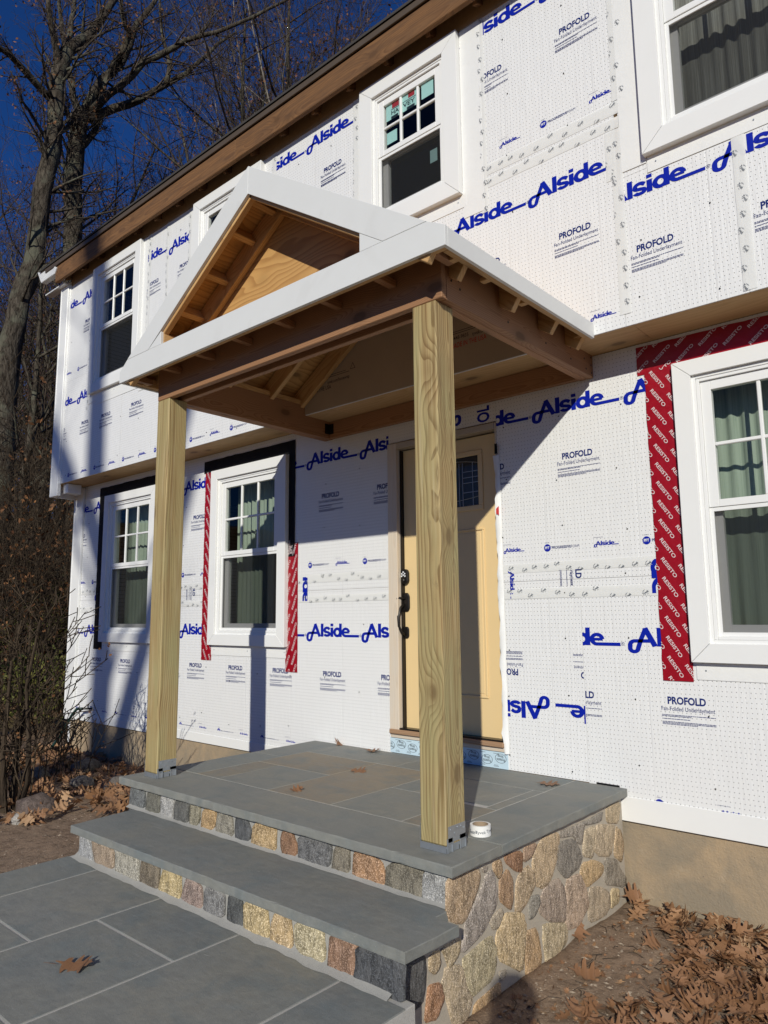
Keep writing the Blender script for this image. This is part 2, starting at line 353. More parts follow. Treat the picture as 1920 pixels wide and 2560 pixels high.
def dirt():
    t = NT('bare_soil'); v = t.obj()
    sep = t.n('SeparateXYZ'); t.l(v, sep.inputs[0])
    a = t.noise(v, 1.3, 4, .6); b = t.noise(v, 17, 5, .7); f = t.noise(v, 130, 3, .7); far = t.noise(v, .35, 4, .6)
    k = t.mix(a, (.25, .165, .11), (.33, .25, .18)); k = t.mix(t.ramp(b, [(.34, .7), (.54, 0.0)]), k, (.12, .083, .058))
    k = t.mix(t.ramp(f, [(.62, 0.0), (.70, .8)]), k, (.55, .48, .39)); k = t.mix(t.ramp(f, [(.26, .7), (.4, 0.0)]), k, (.06, .04, .03))
    wood_ = t.mix(t.ramp(b, [(.4, 0.0), (.6, 1.0)]), (.15, .085, .045), (.30, .18, .095))
    wood_ = t.mix(t.ramp(far, [(.5, 0.0), (.62, .8)]), wood_, (.12, .10, .035))
    dist = t.math('SQRT', t.math('ADD', t.math('POWER', t.math('ABSOLUTE', sep.outputs[0]), 2.0), t.math('POWER', t.math('ABSOLUTE', sep.outputs[1]), 2.0)))
    k = t.mix(t.ramp(t.math('DIVIDE', dist, 20.0), [(.22, 0.0), (.36, 1.0)]), k, wood_)
    t.color(k); t.rough(.97); t.b.inputs['Specular IOR Level'].default_value = .1
    t.bump(t.math('ADD', t.math('MULTIPLY', b, 1.2), t.math('MULTIPLY', f, .5)), .9, .016); return t.m
M['dirt'] = dirt()
M['cloth'] = plain('dark_jacket', (.03, .035, .05), .9); M['skin'] = plain('skin', (.45, .27, .19), .55)
M['tape_paper'] = plain('tape_roll_white', (.78, .78, .76), .5, .03); M['card'] = plain('tape_core', (.33, .25, .17), .8)
M['lead'] = plain('lead_came', (.40, .41, .42), .4, .1, 20, 0, 60, .6)
M['keys'] = plain('pale_keys', (.75, .77, .8), .4)  # pale keypad buttons, plain colour
RISER_TOP = [
  [(0.086,0.314),(0.228,0.312),(0.23,0.193),(0.112,0.167),(0.069,0.167)],
  [(0.284,0.303),(0.364,0.308),(0.409,0.273),(0.405,0.194),(0.346,0.177),(0.265,0.178)],
  [(0.424,0.299),(0.54,0.307),(0.54,0.19),(0.484,0.177),(0.432,0.181)],
  [(0.578,0.296),(0.681,0.312),(0.701,0.282),(0.694,0.186),(0.64,0.174),(0.572,0.175)],
  [(0.735,0.31),(0.812,0.3),(0.815,0.242),(0.783,0.179),(0.73,0.183)],
  [(0.858,0.294),(0.959,0.31),(0.967,0.243),(0.92,0.175),(0.839,0.176)],
  [(0.987,0.299),(1.099,0.296),(1.119,0.178),(1.051,0.168),(0.975,0.173)],
  [(1.141,0.297),(1.233,0.303),(1.269,0.242),(1.236,0.182),(1.155,0.173)],
  [(1.297,0.292),(1.463,0.305),(1.455,0.172),(1.376,0.16),(1.284,0.161)],
  [(1.519,0.296),(1.589,0.299),(1.622,0.242),(1.611,0.172),(1.541,0.171),(1.508,0.233)],
  [(1.646,0.294),(1.799,0.3),(1.858,0.288),(1.835,0.171),(1.744,0.164),(1.654,0.169)],
  [(1.889,0.294),(1.975,0.308),(1.975,0.189),(1.954,0.17),(1.867,0.16)],
  [(2.018,0.296),(2.1,0.303),(2.164,0.28),(2.187,0.235),(2.182,0.179),(2.091,0.169),(2.005,0.179)],
  [(2.219,0.283),(2.332,0.309),(2.397,0.299),(2.394,0.172),(2.322,0.163),(2.202,0.167)],
  [(2.411,0.302),(2.543,0.305),(2.532,0.157),(2.401,0.155)],
]
RISER_LOW = [
  [(0.223,0.138),(0.297,0.116),(0.349,0.011),(0.28,0.0),(0.187,-0.002)],
  [(0.344,0.134),(0.459,0.137),(0.561,0.109),(0.574,0.026),(0.511,0.004),(0.383,0.012)],
  [(0.611,0.119),(0.752,0.141),(0.813,0.123),(0.828,0.012),(0.763,-0.002),(0.614,0.01)],
  [(0.866,0.125),(1.013,0.138),(1.015,0.011),(0.95,-0.009),(0.858,-0.007)],
  [(1.073,0.133),(1.2,0.124),(1.211,0.018),(1.145,-0.003),(1.028,-0.008)],
  [(1.267,0.122),(1.331,0.12),(1.381,0.094),(1.385,-0.004),(1.328,-0.016),(1.232,0.017)],
  [(1.418,0.111),(1.52,0.126),(1.557,0.094),(1.551,0.021),(1.506,0.003),(1.418,0.009)],
  [(1.6,0.127),(1.679,0.122),(1.695,0.003),(1.648,-0.009),(1.591,0.012)],
  [(1.712,0.118),(1.847,0.132),(1.867,0.002),(1.805,-0.012),(1.713,-0.009)],
  [(1.913,0.119),(1.993,0.134),(2.011,0.056),(2.012,-0.005),(1.949,-0.007),(1.889,0.008),(1.892,0.072)],
  [(2.039,0.115),(2.193,0.134),(2.201,0.043),(2.186,0.007),(2.108,-0.005),(2.044,0.035)],
  [(2.249,0.132),(2.375,0.134),(2.364,0.009),(2.325,-0.009),(2.231,-0.002)],
  [(2.393,0.127),(2.6,0.132),(2.595,-0.01),(2.371,-0.012)],
]
SIDE = [
  [(-1.664,0.302),(-1.464,0.284),(-1.454,0.244),(-1.5,0.178),(-1.562,0.119),(-1.608,0.125),(-1.669,0.16)],
  [(-1.433,0.288),(-1.388,0.283),(-1.402,0.263),(-1.424,0.267)],
  [(-1.371,0.245),(-1.349,0.23),(-1.331,0.154),(-1.34,0.113),(-1.433,0.041),(-1.555,0.013),(-1.587,0.023),(-1.564,0.076),(-1.551,0.116),(-1.456,0.188),(-1.41,0.242)],
  [(-1.347,0.279),(-1.291,0.286),(-1.273,0.238),(-1.303,0.209),(-1.341,0.251)],
  [(-1.246,0.288),(-1.106,0.278),(-1.12,0.191),(-1.167,0.207),(-1.244,0.261)],
  [(-1.089,0.286),(-0.973,0.281),(-1.019,0.233),(-1.09,0.223)],
  [(-0.984,0.249),(-0.912,0.282),(-0.758,0.277),(-0.775,0.196),(-0.848,0.096),(-0.929,0.077),(-0.987,0.101),(-1.014,0.192)],
  [(-1.296,0.202),(-1.231,0.225),(-1.196,0.176),(-1.198,0.092),(-1.223,0.061),(-1.301,0.125)],
  [(-1.154,0.168),(-1.063,0.196),(-1.016,0.16),(-1.0,0.1),(-1.082,0.051),(-1.124,0.032),(-1.177,0.052)],
  [(-0.762,0.231),(-0.638,0.218),(-0.581,0.19),(-0.533,0.116),(-0.553,0.077),(-0.698,0.055),(-0.78,0.134)],
  [(-0.748,0.28),(-0.583,0.274),(-0.48,0.275),(-0.494,0.242),(-0.522,0.176),(-0.571,0.192),(-0.607,0.235),(-0.732,0.25)],
  [(-0.47,0.269),(-0.271,0.282),(-0.288,0.235),(-0.461,0.253)],
  [(-0.206,0.29),(-0.038,0.287),(-0.07,0.183),(-0.21,0.214)],
  [(-0.485,0.226),(-0.356,0.222),(-0.387,0.145),(-0.405,0.081),(-0.508,0.115)],
  [(-0.334,0.222),(-0.132,0.179),(-0.138,0.127),(-0.197,0.04),(-0.308,0.067),(-0.38,0.112),(-0.351,0.174)],
  [(-0.098,0.162),(-0.041,0.125),(-0.019,0.061),(-0.049,-0.025),(-0.145,0.028)],
  [(-0.255,0.035),(-0.119,-0.003),(-0.068,-0.073),(-0.013,-0.121),(-0.03,-0.16),(-0.27,-0.086)],
  [(-0.512,0.076),(-0.397,0.061),(-0.292,0.016),(-0.308,-0.03),(-0.483,-0.047),(-0.547,0.031)],
  [(-0.558,0.03),(-0.495,-0.053),(-0.482,-0.132),(-0.581,-0.194),(-0.715,-0.166),(-0.701,0.028)],
  [(-0.454,-0.064),(-0.327,-0.09),(-0.232,-0.143),(-0.228,-0.204),(-0.289,-0.237),(-0.471,-0.219)],
  [(-0.201,-0.133),(-0.104,-0.159),(-0.112,-0.223),(-0.219,-0.225)],
  [(-0.786,0.068),(-0.734,0.025),(-0.717,-0.043),(-0.726,-0.133),(-0.89,-0.08),(-0.963,-0.018),(-0.931,0.049),(-0.85,0.068)],
  [(-1.032,0.061),(-0.966,0.047),(-0.969,0.007),(-1.023,-0.032),(-1.063,-0.024),(-1.063,0.034)],
  [(-1.269,0.048),(-1.118,0.003),(-1.098,-0.053),(-1.132,-0.202),(-1.171,-0.2),(-1.322,-0.101),(-1.327,-0.012)],
  [(-1.092,-0.078),(-1.002,-0.086),(-0.964,-0.24),(-1.104,-0.253),(-1.104,-0.135)],
  [(-0.934,-0.091),(-0.723,-0.155),(-0.73,-0.232),(-0.871,-0.275),(-0.923,-0.262),(-0.94,-0.157)],
  [(-1.557,-0.021),(-1.467,-0.013),(-1.385,-0.003),(-1.347,-0.068),(-1.353,-0.121),(-1.381,-0.161),(-1.505,-0.179),(-1.539,-0.152),(-1.575,-0.027)],
  [(-1.692,-0.024),(-1.598,-0.047),(-1.562,-0.143),(-1.529,-0.186),(-1.578,-0.244),(-1.657,-0.232),(-1.696,-0.124),(-1.721,-0.071)],
  [(-1.809,-0.042),(-1.737,-0.062),(-1.717,-0.117),(-1.762,-0.17),(-1.833,-0.154),(-1.821,-0.093)],
  [(-1.801,0.06),(-1.743,0.062),(-1.734,0.008),(-1.772,-0.014),(-1.802,0.014)],
  [(-1.722,0.061),(-1.6,0.062),(-1.608,0.008),(-1.676,-0.024),(-1.701,0.027)],
  [(-1.501,-0.215),(-1.409,-0.208),(-1.325,-0.203),(-1.328,-0.248),(-1.449,-0.263),(-1.521,-0.26)],
  [(-1.323,-0.161),(-1.264,-0.172),(-1.293,-0.201),(-1.318,-0.192)],
  [(-1.384,0.064),(-1.296,0.086),(-1.276,0.054),(-1.322,0.016),(-1.358,0.02)],
  [(-1.958,0.093),(-1.836,0.075),(-1.828,0.011),(-1.851,-0.084),(-1.957,-0.078)],
]
OAK_A = [
  ([(-16.25,3.5,2.56),(-16.25,3.49,4.85),(-16.26,3.47,7.23),(-16.25,3.5,8.95),(-16.19,3.66,10.39),(-16.09,3.93,11.53),(-16.05,4.03,13.71),(-15.97,4.21,15.12),(-15.97,4.22,16.79),(-15.96,4.24,17.75),(-15.88,4.44,18.57)],0.34,0.2),
  ([(-15.96,4.24,17.75),(-15.76,4.07,18.27),(-15.6,3.79,18.84),(-15.42,3.56,19.75)],0.13,0.06),
  ([(-15.88,4.44,18.57),(-15.94,4.81,19.17),(-15.99,5.19,19.77),(-16.05,5.52,20.46),(-16.03,6.03,21.79)],0.19,0.1),
  ([(-16.01,4.11,16.8),(-15.82,3.5,16.95),(-15.6,2.93,17.07),(-15.37,2.39,17.04),(-15.14,1.79,17.05)],0.12,0.06),
  ([(-15.88,4.44,18.57),(-16.32,4.69,19.87),(-16.75,4.95,20.87),(-17.24,5.07,21.89)],0.1,0.05),
  ([(-15.97,4.21,15.12),(-15.71,3.53,15.71),(-15.35,3.05,15.79),(-14.99,2.56,16.24)],0.06,0.02),
  ([(-15.97,4.23,15.68),(-16.06,4.66,16.18),(-16.24,4.87,16.73),(-16.6,4.65,17.13)],0.08,0.03),
]
OAK_B = [
  ([(-17.32,6.12,2.7),(-17.41,5.92,6.91),(-17.49,5.75,10.76),(-17.53,5.66,13.32),(-17.57,5.57,15.36),(-17.55,5.6,16.88),(-17.49,5.74,17.96)],0.36,0.25),
  ([(-17.49,5.74,17.96),(-17.42,6.28,19.5),(-17.3,6.91,20.52),(-17.29,7.29,22.02),(-17.29,7.65,22.81),(-17.2,8.16,24.0)],0.18,0.07),
  ([(-17.39,5.97,18.16),(-16.99,6.11,18.41),(-16.5,6.43,18.83),(-15.88,6.95,19.75),(-15.23,7.49,20.16),(-14.7,7.79,20.42),(-13.89,8.48,20.71),(-12.97,9.23,21.22),(-12.11,9.81,21.66),(-11.45,10.12,21.9)],0.15,0.03),
  ([(-17.42,5.89,17.89),(-17.29,6.74,18.68),(-17.14,7.57,19.4),(-16.95,8.42,20.39),(-16.8,9.14,21.16),(-16.7,9.77,22.12),(-16.6,10.36,23.08),(-16.4,11.07,23.94)],0.16,0.04),
  ([(-17.51,5.7,17.95),(-17.78,5.5,18.66),(-17.99,5.43,19.61),(-18.23,5.31,20.81),(-18.44,5.23,21.86),(-18.63,5.2,22.88)],0.13,0.06),
  ([(-17.05,6.66,20.26),(-16.68,6.85,21.23),(-16.55,6.55,21.4),(-16.39,6.31,22.16)],0.12,0.06),
  ([(-16.29,8.06,19.86),(-16.46,8.27,20.83),(-16.82,8.14,22.17),(-17.11,8.14,23.93)],0.1,0.04),
  ([(-17.26,6.24,18.69),(-17.19,6.39,19.75),(-17.06,6.65,20.48)],0.1,0.06),
  ([(-15.73,8.97,21.86),(-15.54,9.25,22.55),(-15.39,9.48,23.57)],0.05,0.02),
  ([(-17.55,5.61,16.58),(-17.63,6.24,17.68),(-17.85,6.55,18.54)],0.13,0.1),
  ([(-17.55,5.6,13.6),(-17.81,6.26,14.39),(-17.99,7.02,15.41),(-18.15,7.81,16.54)],0.05,0.015),
]
# ------------------------------------------------------------------ ground
def sm(a, b, x):
    t = np.clip((x-a)/(b-a), 0, 1); return t*t*(3-2*t)
def ground_z(x, y):
    x = np.asarray(x, float); y = np.asarray(y, float)
    left = -.035 - .12*sm(-.5, -2.2, x)*sm(-2.4, -.6, y) - .03*sm(0, -3, x)
    right = -.25 + .03*sm(-1.5, -4, y)
    z = left + (right-left)*sm(1.2, 2.3, x)
    return z
def fbm(x, y, s, seed=0.0):
    return np.array([noise.fractal(Vector((a*s+seed, b*s, seed*.7)), .9, 2.0, 4) for a, b in zip(x, y)])
def axis_coords(lo, hi, step, far, n):
    core = np.arange(lo, hi+1e-6, step); g = np.geomspace(step, far, n)
    return np.concatenate([lo-np.cumsum(g)[::-1], core, hi+np.cumsum(g)])
gx = axis_coords(-5.2, 5.4, .05, 60, 34); gy = axis_coords(-4.6, 1.2, .05, 60, 34)
GX, GY = np.meshgrid(gx, gy); fx, fy = GX.ravel(), GY.ravel()
gz = ground_z(fx, fy)
near = (np.abs(fx) < 9) & (fy > -9) & (fy < 6)
nz = np.zeros_like(gz); nz[near] = fbm(fx[near], fy[near], 2.3)*.014 + fbm(fx[near], fy[near], 11, 5.)*.006
gz = gz + nz
under = (fx > .16) & (fx < 2.5) & (fy > -6.2) & (fy < 0.2); gz[under] = np.minimum(gz[under], -.32)
hd = np.sqrt(fx**2+fy**2); gz = gz + 17*sm(42, 120, hd)*sm(-.2, .5, -fx/np.maximum(hd, 1)+fy/np.maximum(hd, 1)*.6)
nx, ny = len(gx), len(gy)
gf = [(j*nx+i, j*nx+i+1, (j+1)*nx+i+1, (j+1)*nx+i) for j in range(ny-1) for i in range(nx-1)]
part('ground', np.stack([fx, fy, gz], 1), gf, M['dirt'], None, None, True, kind='structure')
def gz_at(x, y):
    return float(ground_z(x, y)) + noise.fractal(Vector((x*2.3, y*2.3, 0)), .9, 2.0, 4)*.014

# ------------------------------------------------------------------ walkway of bluestone flags
walk = thing('walkway', None, None, (1.4, -3, 0), kind='structure')
walk_bed = True
M['joint'] = mortar('pale_joint_mortar', (.42, .405, .37), (.52, .50, .46))
def flag(x0, x1, y0, y1, top, thick, parent, c, gap=.0055, name='flagstone', bev=.004):
    o = box(name, x0+gap, x1-gap, y0+gap, y1-gap, top-thick, top, M['slate'], parent, bev); o.color = (*c, 1); return o
BL = [(.20, .213, .202), (.21, .218, .203), (.225, .228, .206), (.195, .207, .198), (.232, .235, .215)]
BR = [(.25, .212, .158), (.235, .205, .158), (.265, .224, .168)]
box('mortar_bed', .125, 2.64, -6.0, -2.0, -.16, -.0025, M['joint'], walk, .002)
wl = [(.12, .472, -2.62, -2.045), (.12, .472, -3.35, -2.62), (.12, .472, -4.3, -3.35), (.472, 1.095, -2.672, -2.045), (.472, 1.095, -3.3, -2.672), (.472, 1.095, -4.3, -3.3),
      (1.095, 1.715, -2.381, -2.045), (1.095, 1.715, -2.99, -2.381), (1.095, 1.715, -3.9, -2.99), (1.715, 2.327, -3.05, -2.045), (1.715, 2.327, -3.9, -3.05), (2.327, 2.645, -3.0, -2.045), (2.327, 2.645, -4.3, -3.0),
      (1.095, 2.327, -4.9, -3.9), (.12, 1.095, -5.2, -4.3), (2.327, 2.645, -5.2, -4.3), (1.095, 2.327, -6, -4.9), (.12, 1.095, -6, -5.2), (2.327, 2.645, -6, -5.2)]
for i, (x0, x1, y0, y1) in enumerate(wl):
    edge = x1 > 2.6; o = flag(x0, x1, y0, y1, 0.0, .04 if not edge else .045, walk, BL[i*3 % 5], bev=.0025)

# ------------------------------------------------------------------ porch steps: bluestone on fieldstone
steps = thing('porch_steps', 'stone entry steps with bluestone treads and mixed fieldstone risers', 'steps', (1.3, -1.0, -.25))
ZP, ZPB, Z1, Z1B = .36, .318, .187, .147
RY2, RY1, SX = -1.648, -2.022, 2.548       # faces of the mortar behind the stones
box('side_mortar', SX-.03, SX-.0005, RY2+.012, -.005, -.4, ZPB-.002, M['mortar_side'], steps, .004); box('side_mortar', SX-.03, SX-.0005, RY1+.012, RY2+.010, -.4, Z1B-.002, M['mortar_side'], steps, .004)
box('mortar_core', .075, SX-.008, RY2+.008, -.004, -.4, ZPB-.001, M['mortar'], steps, .004)
box('mortar_core', .165, SX-.004, RY1+.008, RY2-.001+.002, -.4, Z1B-.001, M['mortar'], steps, .004)
# mortar fillets at the foot of each riser
def fillet(name, x0, x1, y, z0, h, d):
    n = 40; v = []; f = []
    for i in range(n+1):
        x = x0+(x1-x0)*i/n; k = noise.noise(Vector((x*9, y*3, 0))); dd = d*(1+.5*k); hh = h*(1+.6*noise.noise(Vector((x*7, 3, y))))
        v += [(x, y+.006, z0+hh), (x, y-dd*.35, z0+hh*.45), (x, y-dd, z0+.0015)]
    for i in range(n): f += [(3*i+j, 3*i+3+j, 3*i+4+j, 3*i+1+j) for j in (0, 1)]
    part(name, v, f, M['mortar'], steps, None, True)
fillet('mortar_fillet', .075, SX, RY2, Z1, .022, .03); fillet('mortar_fillet', .165, SX+.01, RY1, 0.0, .026, .04)
# treads and patio slabs
def rough_slab(name, poly, z0, z1, c, seed, step=.045):
    rr = random.Random(seed); P = []
    n = len(poly)
    for i in range(n):
        a, b = Vector(poly[i]), Vector(poly[(i+1) % n]); L = (b-a).length; m = max(1, int(L/step)); nr = Vector((b-a).yx)/L; nr.x = -nr.x
        for k in range(m):
            j = rr.gauss(0, .0011) if k else 0
            P.append((a+(b-a)*k/m+nr*j, nr))
    ctr = sum((p for p, _ in P), Vector((0, 0)))/len(P); m = len(P); v = []
    def ring(ins, dz, zz):
        for p, nr in P:
            s_ = 1 if (ctr-p).dot(nr) > 0 else -1; k = ins*rr.uniform(.35, 1.7)*(2.2 if rr.random() < .06 else 1)
            q = p+nr*s_*k; v.append((q.x-ctr.x, q.y-ctr.y, zz-dz*rr.uniform(.5, 1.6)-z1))
    ring(.001, 0, z0); ring(0.0, 0, z0+.006); ring(.0, .0035, z1); ring(.0026, 0, z1)
    f = [tuple(range(m-1, -1, -1)), tuple(range(3*m, 4*m))]
    for k in range(3):
        for i in range(m): f.append((k*m+i, k*m+(i+1) % m, (k+1)*m+(i+1) % m, (k+1)*m+i))
    bm = bmesh.new(); vv = [bm.verts.new(q) for q in v]
    for q in f: bm.faces.new([vv[i] for i in q])
    bmesh.ops.recalc_face_normals(bm, faces=bm.faces)
    o = from_bm(name, bm, M['slate'], steps, Matrix.Translation((ctr.x, ctr.y, z1))); o.color = (*c, 1); return o
rough_slab('tread', [(.155, -1.652), (.2, -2.085), (2.648, -2.062), (2.660, -1.757), (2.549, -1.757), (2.549, -1.652)], Z1B, Z1, (.205, .213, .20), 1)
YF = -1.69
slabs = [(0.0, 2.585, YF, -1.325, BL[2]), (0.0, .305, -1.325, -.62, BL[0]), (0.0, .305, -.62, -.003, BL[3]), (2.26, 2.585, -1.325, -.003, BL[2]), (.305, 1.15, -.37, -.003, BL[4]), (1.15, 2.26, -.37, -.003, BL[1]),
         (.305, .525, -1.325, -.825, BR[1]), (.525, 1.005, -1.325, -.825, BL[1]), (.305, 1.005, -.825, -.37, BR[0]), (1.005, 1.52, -1.325, -.37, BR[2]), (1.52, 2.012, -1.325, -.825, BL[2]), (2.012, 2.26, -1.325, -.86, BR[1]), (1.52, 2.19, -.825, -.37, BL[4]), (2.19, 2.26, -.86, -.37, BL[2])]
for x0, x1, y0, y1, c in slabs:
    edge = x0 == 0.0 or x1 > 2.5
    if edge: rough_slab('bluestone_slab', [(x0+.0025*(x0 > 0), y0+.003*(y0 > YF)), (x1-.0025*(x1 < 2.5), y0+.003*(y0 > YF)), (x1-.0025*(x1 < 2.5), y1-.003), (x0+.0025*(x0 > 0), y1-.003)], ZPB, ZP, c, int(x0*50)+int(y0*30)); continue
    flag(x0, x1, y0, y1, ZP, ZP-ZPB if edge else .03, steps, c, .0036 if not edge else .003, 'bluestone_slab', .0045 if edge else .0015)
box('joint_mortar', .29, 2.28, -1.34, -.003, ZPB-.002, ZP-.002, M['joint'], steps, 0)
box('joint_mortar', .012, 2.573, -1.34, -.01, ZPB+.001, ZP-.004, M['joint'], steps, 0)
# fieldstones, each its own piece
def chaikin(p, n=1):
    for _ in range(n):
        q = []
        for i in range(len(p)):
            a, b = p[i], p[(i+1) % len(p)]
            q += [(a[0]*.85+b[0]*.15, a[1]*.85+b[1]*.15), (a[0]*.5+b[0]*.5, a[1]*.5+b[1]*.5), (a[0]*.15+b[0]*.85, a[1]*.15+b[1]*.85)]
        p = q
    return p
def fieldstone(poly, depth, axis, c, proud=.014, grow=1.13):
    cx = sum(p[0] for p in poly)/len(poly); cy = sum(p[1] for p in poly)/len(poly)
    P = chaikin([(cx+(a-cx)*grow, cy+(b-cy)*grow) for a, b in poly], 1); n = len(P); v = []; f = []
    jag = [1+.075*noise.noise(Vector((a*40+3, b*40, depth*7))) for a, b in P]
    rings = [(1.0, -.006), (.99, proud*.5), (.955, proud*.92), (.7, proud*1.05), (.35, proud*1.08)]
    for k, (s_, d) in enumerate(rings):
        for (a, b), j in zip(P, jag):
            aa = (a-cx)*s_*j; bb = (b-cy)*s_*j; dd = d + (proud*.55*noise.noise(Vector(((a-cx)*s_*22+a, (b-cy)*s_*22, cx*9+k))) if k > 1 else 0)
            v.append((aa, -dd, bb) if axis == 'y' else (dd, aa, bb))
    v.append((0, -proud*1.1, 0) if axis == 'y' else (proud*1.1, 0, 0))
    for k in range(len(rings)-1):
        for i in range(n): f.append((k*n+i, k*n+(i+1) % n, (k+1)*n+(i+1) % n, (k+1)*n+i))
    o_ = (len(rings)-1)*n
    for i in range(n): f.append((o_+i, o_+(i+1) % n, len(v)-1))
    bm = bmesh.new(); vv = [bm.verts.new(q) for q in v]
    for q in f: bm.faces.new([vv[i] for i in q])
    bmesh.ops.recalc_face_normals(bm, faces=bm.faces)
    loc = (cx, depth, cy) if axis == 'y' else (depth, cx, cy)
    o = from_bm('fieldstone', bm, M['stone'], steps, Matrix.Translation(loc), True); o.color = (*c, 1); return o
G, K, O, Y, W_, R_, T_, P_ = (.20, .205, .20), (.085, .09, .095), (.19, .165, .12), (.52, .39, .19), (.42, .41, .39), (.30, .155, .07), (.40, .31, .19), (.30, .23, .19)
OR = (.46, .29, .12)
c2 = [(.15, .16, .16), (.145, .14, .11), W_, (.12, .12, .11), (.28, .25, .17), OR, (.27, .245, .19), K, (.46, .31, .14), (.26, .13, .06), (.15, .15, .15), (.21, .18, .13), (.42, .23, .11), (.20, .175, .125), (.36, .355, .34)]
c1 = [(.36, .36, .36), (.34, .25, .17), (.40, .37, .30), (.19, .15, .10), (.50, .38, .18), (.32, .23, .19), (.22, .215, .21), (.08, .085, .085), Y, (.53, .37, .18), (.50, .42, .25), (.30, .165, .095), (.075, .08, .088)]
cs = [(.40, .30, .19), (.3, .27, .24), (.34, .315, .295), (.44, .31, .17), R_, (.36, .25, .17), (.47, .37, .235), (.34, .22, .12), (.42, .33, .21), (.22, .21, .19), (.3, .28, .25), (.26, .25, .23), (.46, .38, .25), (.44, .38, .27), (.44, .37, .26), (.42, .32, .19),
      (.27, .25, .21), (.48, .35, .18), (.42, .33, .25), (.40, .34, .25), (.46, .38, .22), (.34, .28, .23), (.24, .235, .21), (.52, .41, .24), (.42, .29, .15), (.43, .37, .24), (.41, .37, .24), (.44, .37, .26), (.36, .19, .09), (.42, .34, .22), (.44, .37, .24), (.40, .27, .13), (.36, .33, .27), (.38, .34, .27), (.075, .08, .088)]
for p, c in zip(RISER_TOP, c2): fieldstone(p, RY2, 'y', c, .008)
for p, c in zip(RISER_LOW, c1): fieldstone(p, RY1, 'y', c, .008)
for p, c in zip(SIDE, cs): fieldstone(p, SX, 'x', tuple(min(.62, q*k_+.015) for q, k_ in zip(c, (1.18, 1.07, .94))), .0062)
# corner returns on the hidden left side
for y, z, w_, h in ((-1.45, .2, .2, .16), (-1.1, .16, .22, .22), (-.7, .2, .24, .18), (-.3, .15, .2, .2)):
    pass

# ------------------------------------------------------------------ house
house = thing('house', 'two storey house being resided, wrapped in white printed foam sheathing', 'house', (2.0, 3.0, -.3))
YL, YU = 0.0, -.313                          # outer faces of lower and upper wall
XL_, XR_ = -4.12, 9.0
Z0, ZO, ZT = .188, 2.948, 5.62
WIN = [  # x0,x1,z0,z1, wall face, casing width, meeting rail z, curtain
    ('WA', -3.55, -2.44, 1.085, 2.76, YL, .10, 1.935, 'sage'), ('WB', -1.45, -.345, 1.09, 2.76, YL, .10, 1.935, 'sage'), ('WC', 3.004, 4.11, 1.082, 2.763, YL, .10, 1.93, 'sage'),
    ('W1', -3.46, -2.40, 3.90, 5.425, YU, .11, 4.67, 'taupe'), ('W2', -1.415, -.36, 3.90, 5.42, YU, .11, 4.67, 'taupe'), ('W3', .855, 1.785, 4.20, 5.44, YU, .125, 4.83, None), ('W4', 3.03, 4.14, 3.90, 5.43, YU, .12, 4.67, 'taupe')]
DOOR = (.80, 1.79, .36, 2.66)
def sheet(name, x0, x1, z0, z1, y, th, holes, m, parent, back=False):
    """wall sheet at depth y (front) .. y+th with rectangular holes"""
    xs = sorted({x0, x1} | {q for h in holes for q in h[:2] if x0 < q < x1}); zs = sorted({z0, z1} | {q for h in holes for q in h[2:] if z0 < q < z1})
    inside = lambda a, b: any(h[0] < a < h[1] and h[2] < b < h[3] for h in holes)
    v, f, idx = [], [], {}
    def V(i, j, k):
        if (i, j, k) not in idx: idx[(i, j, k)] = len(v); v.append((xs[i], y+(th if k else 0), zs[j]))
        return idx[(i, j, k)]
    on = {(i, j) for i in range(len(xs)-1) for j in range(len(zs)-1) if not inside((xs[i]+xs[i+1])/2, (zs[j]+zs[j+1])/2)}
    for i, j in on:
        f.append((V(i, j, 0), V(i+1, j, 0), V(i+1, j+1, 0), V(i, j+1, 0))); f.append((V(i, j, 1), V(i, j+1, 1), V(i+1, j+1, 1), V(i+1, j, 1)))
        for di, dj, a, b in ((-1, 0, (0, 0), (0, 1)), (1, 0, (1, 1), (1, 0)), (0, -1, (1, 0), (0, 0)), (0, 1, (0, 1), (1, 1))):
            if (i+di, j+dj) not in on:
                A, B = (i+a[0], j+a[1]), (i+b[0], j+b[1]); f.append((V(*A, 0), V(*B, 0), V(*B, 1), V(*A, 1)))
    return part(name, v, f, m, parent)
holesL = [(w[1]+.06, w[2]-.06, w[3]+.06, w[4]-.06) for w in WIN[:3]] + [(DOOR[0]+.01, DOOR[1]-.01, 0.1, DOOR[3]-.01)]
holesU = [(w[1]+.06, w[2]-.06, w[3]+.06, w[4]-.06) for w in WIN[3:]]
M['sheath'] = plain('osb_sheathing', (.33, .22, .12), .8, .2, 30)
sheet('wall_sheathing', XL_+.02, XR_, .189, 2.96, .012, .13, holesL, M['sheath'], house)
sheet('wall_sheathing', XL_+.02, XR_, 2.96, 5.9, YU+.012, .13, holesU, M['sheath'], house)
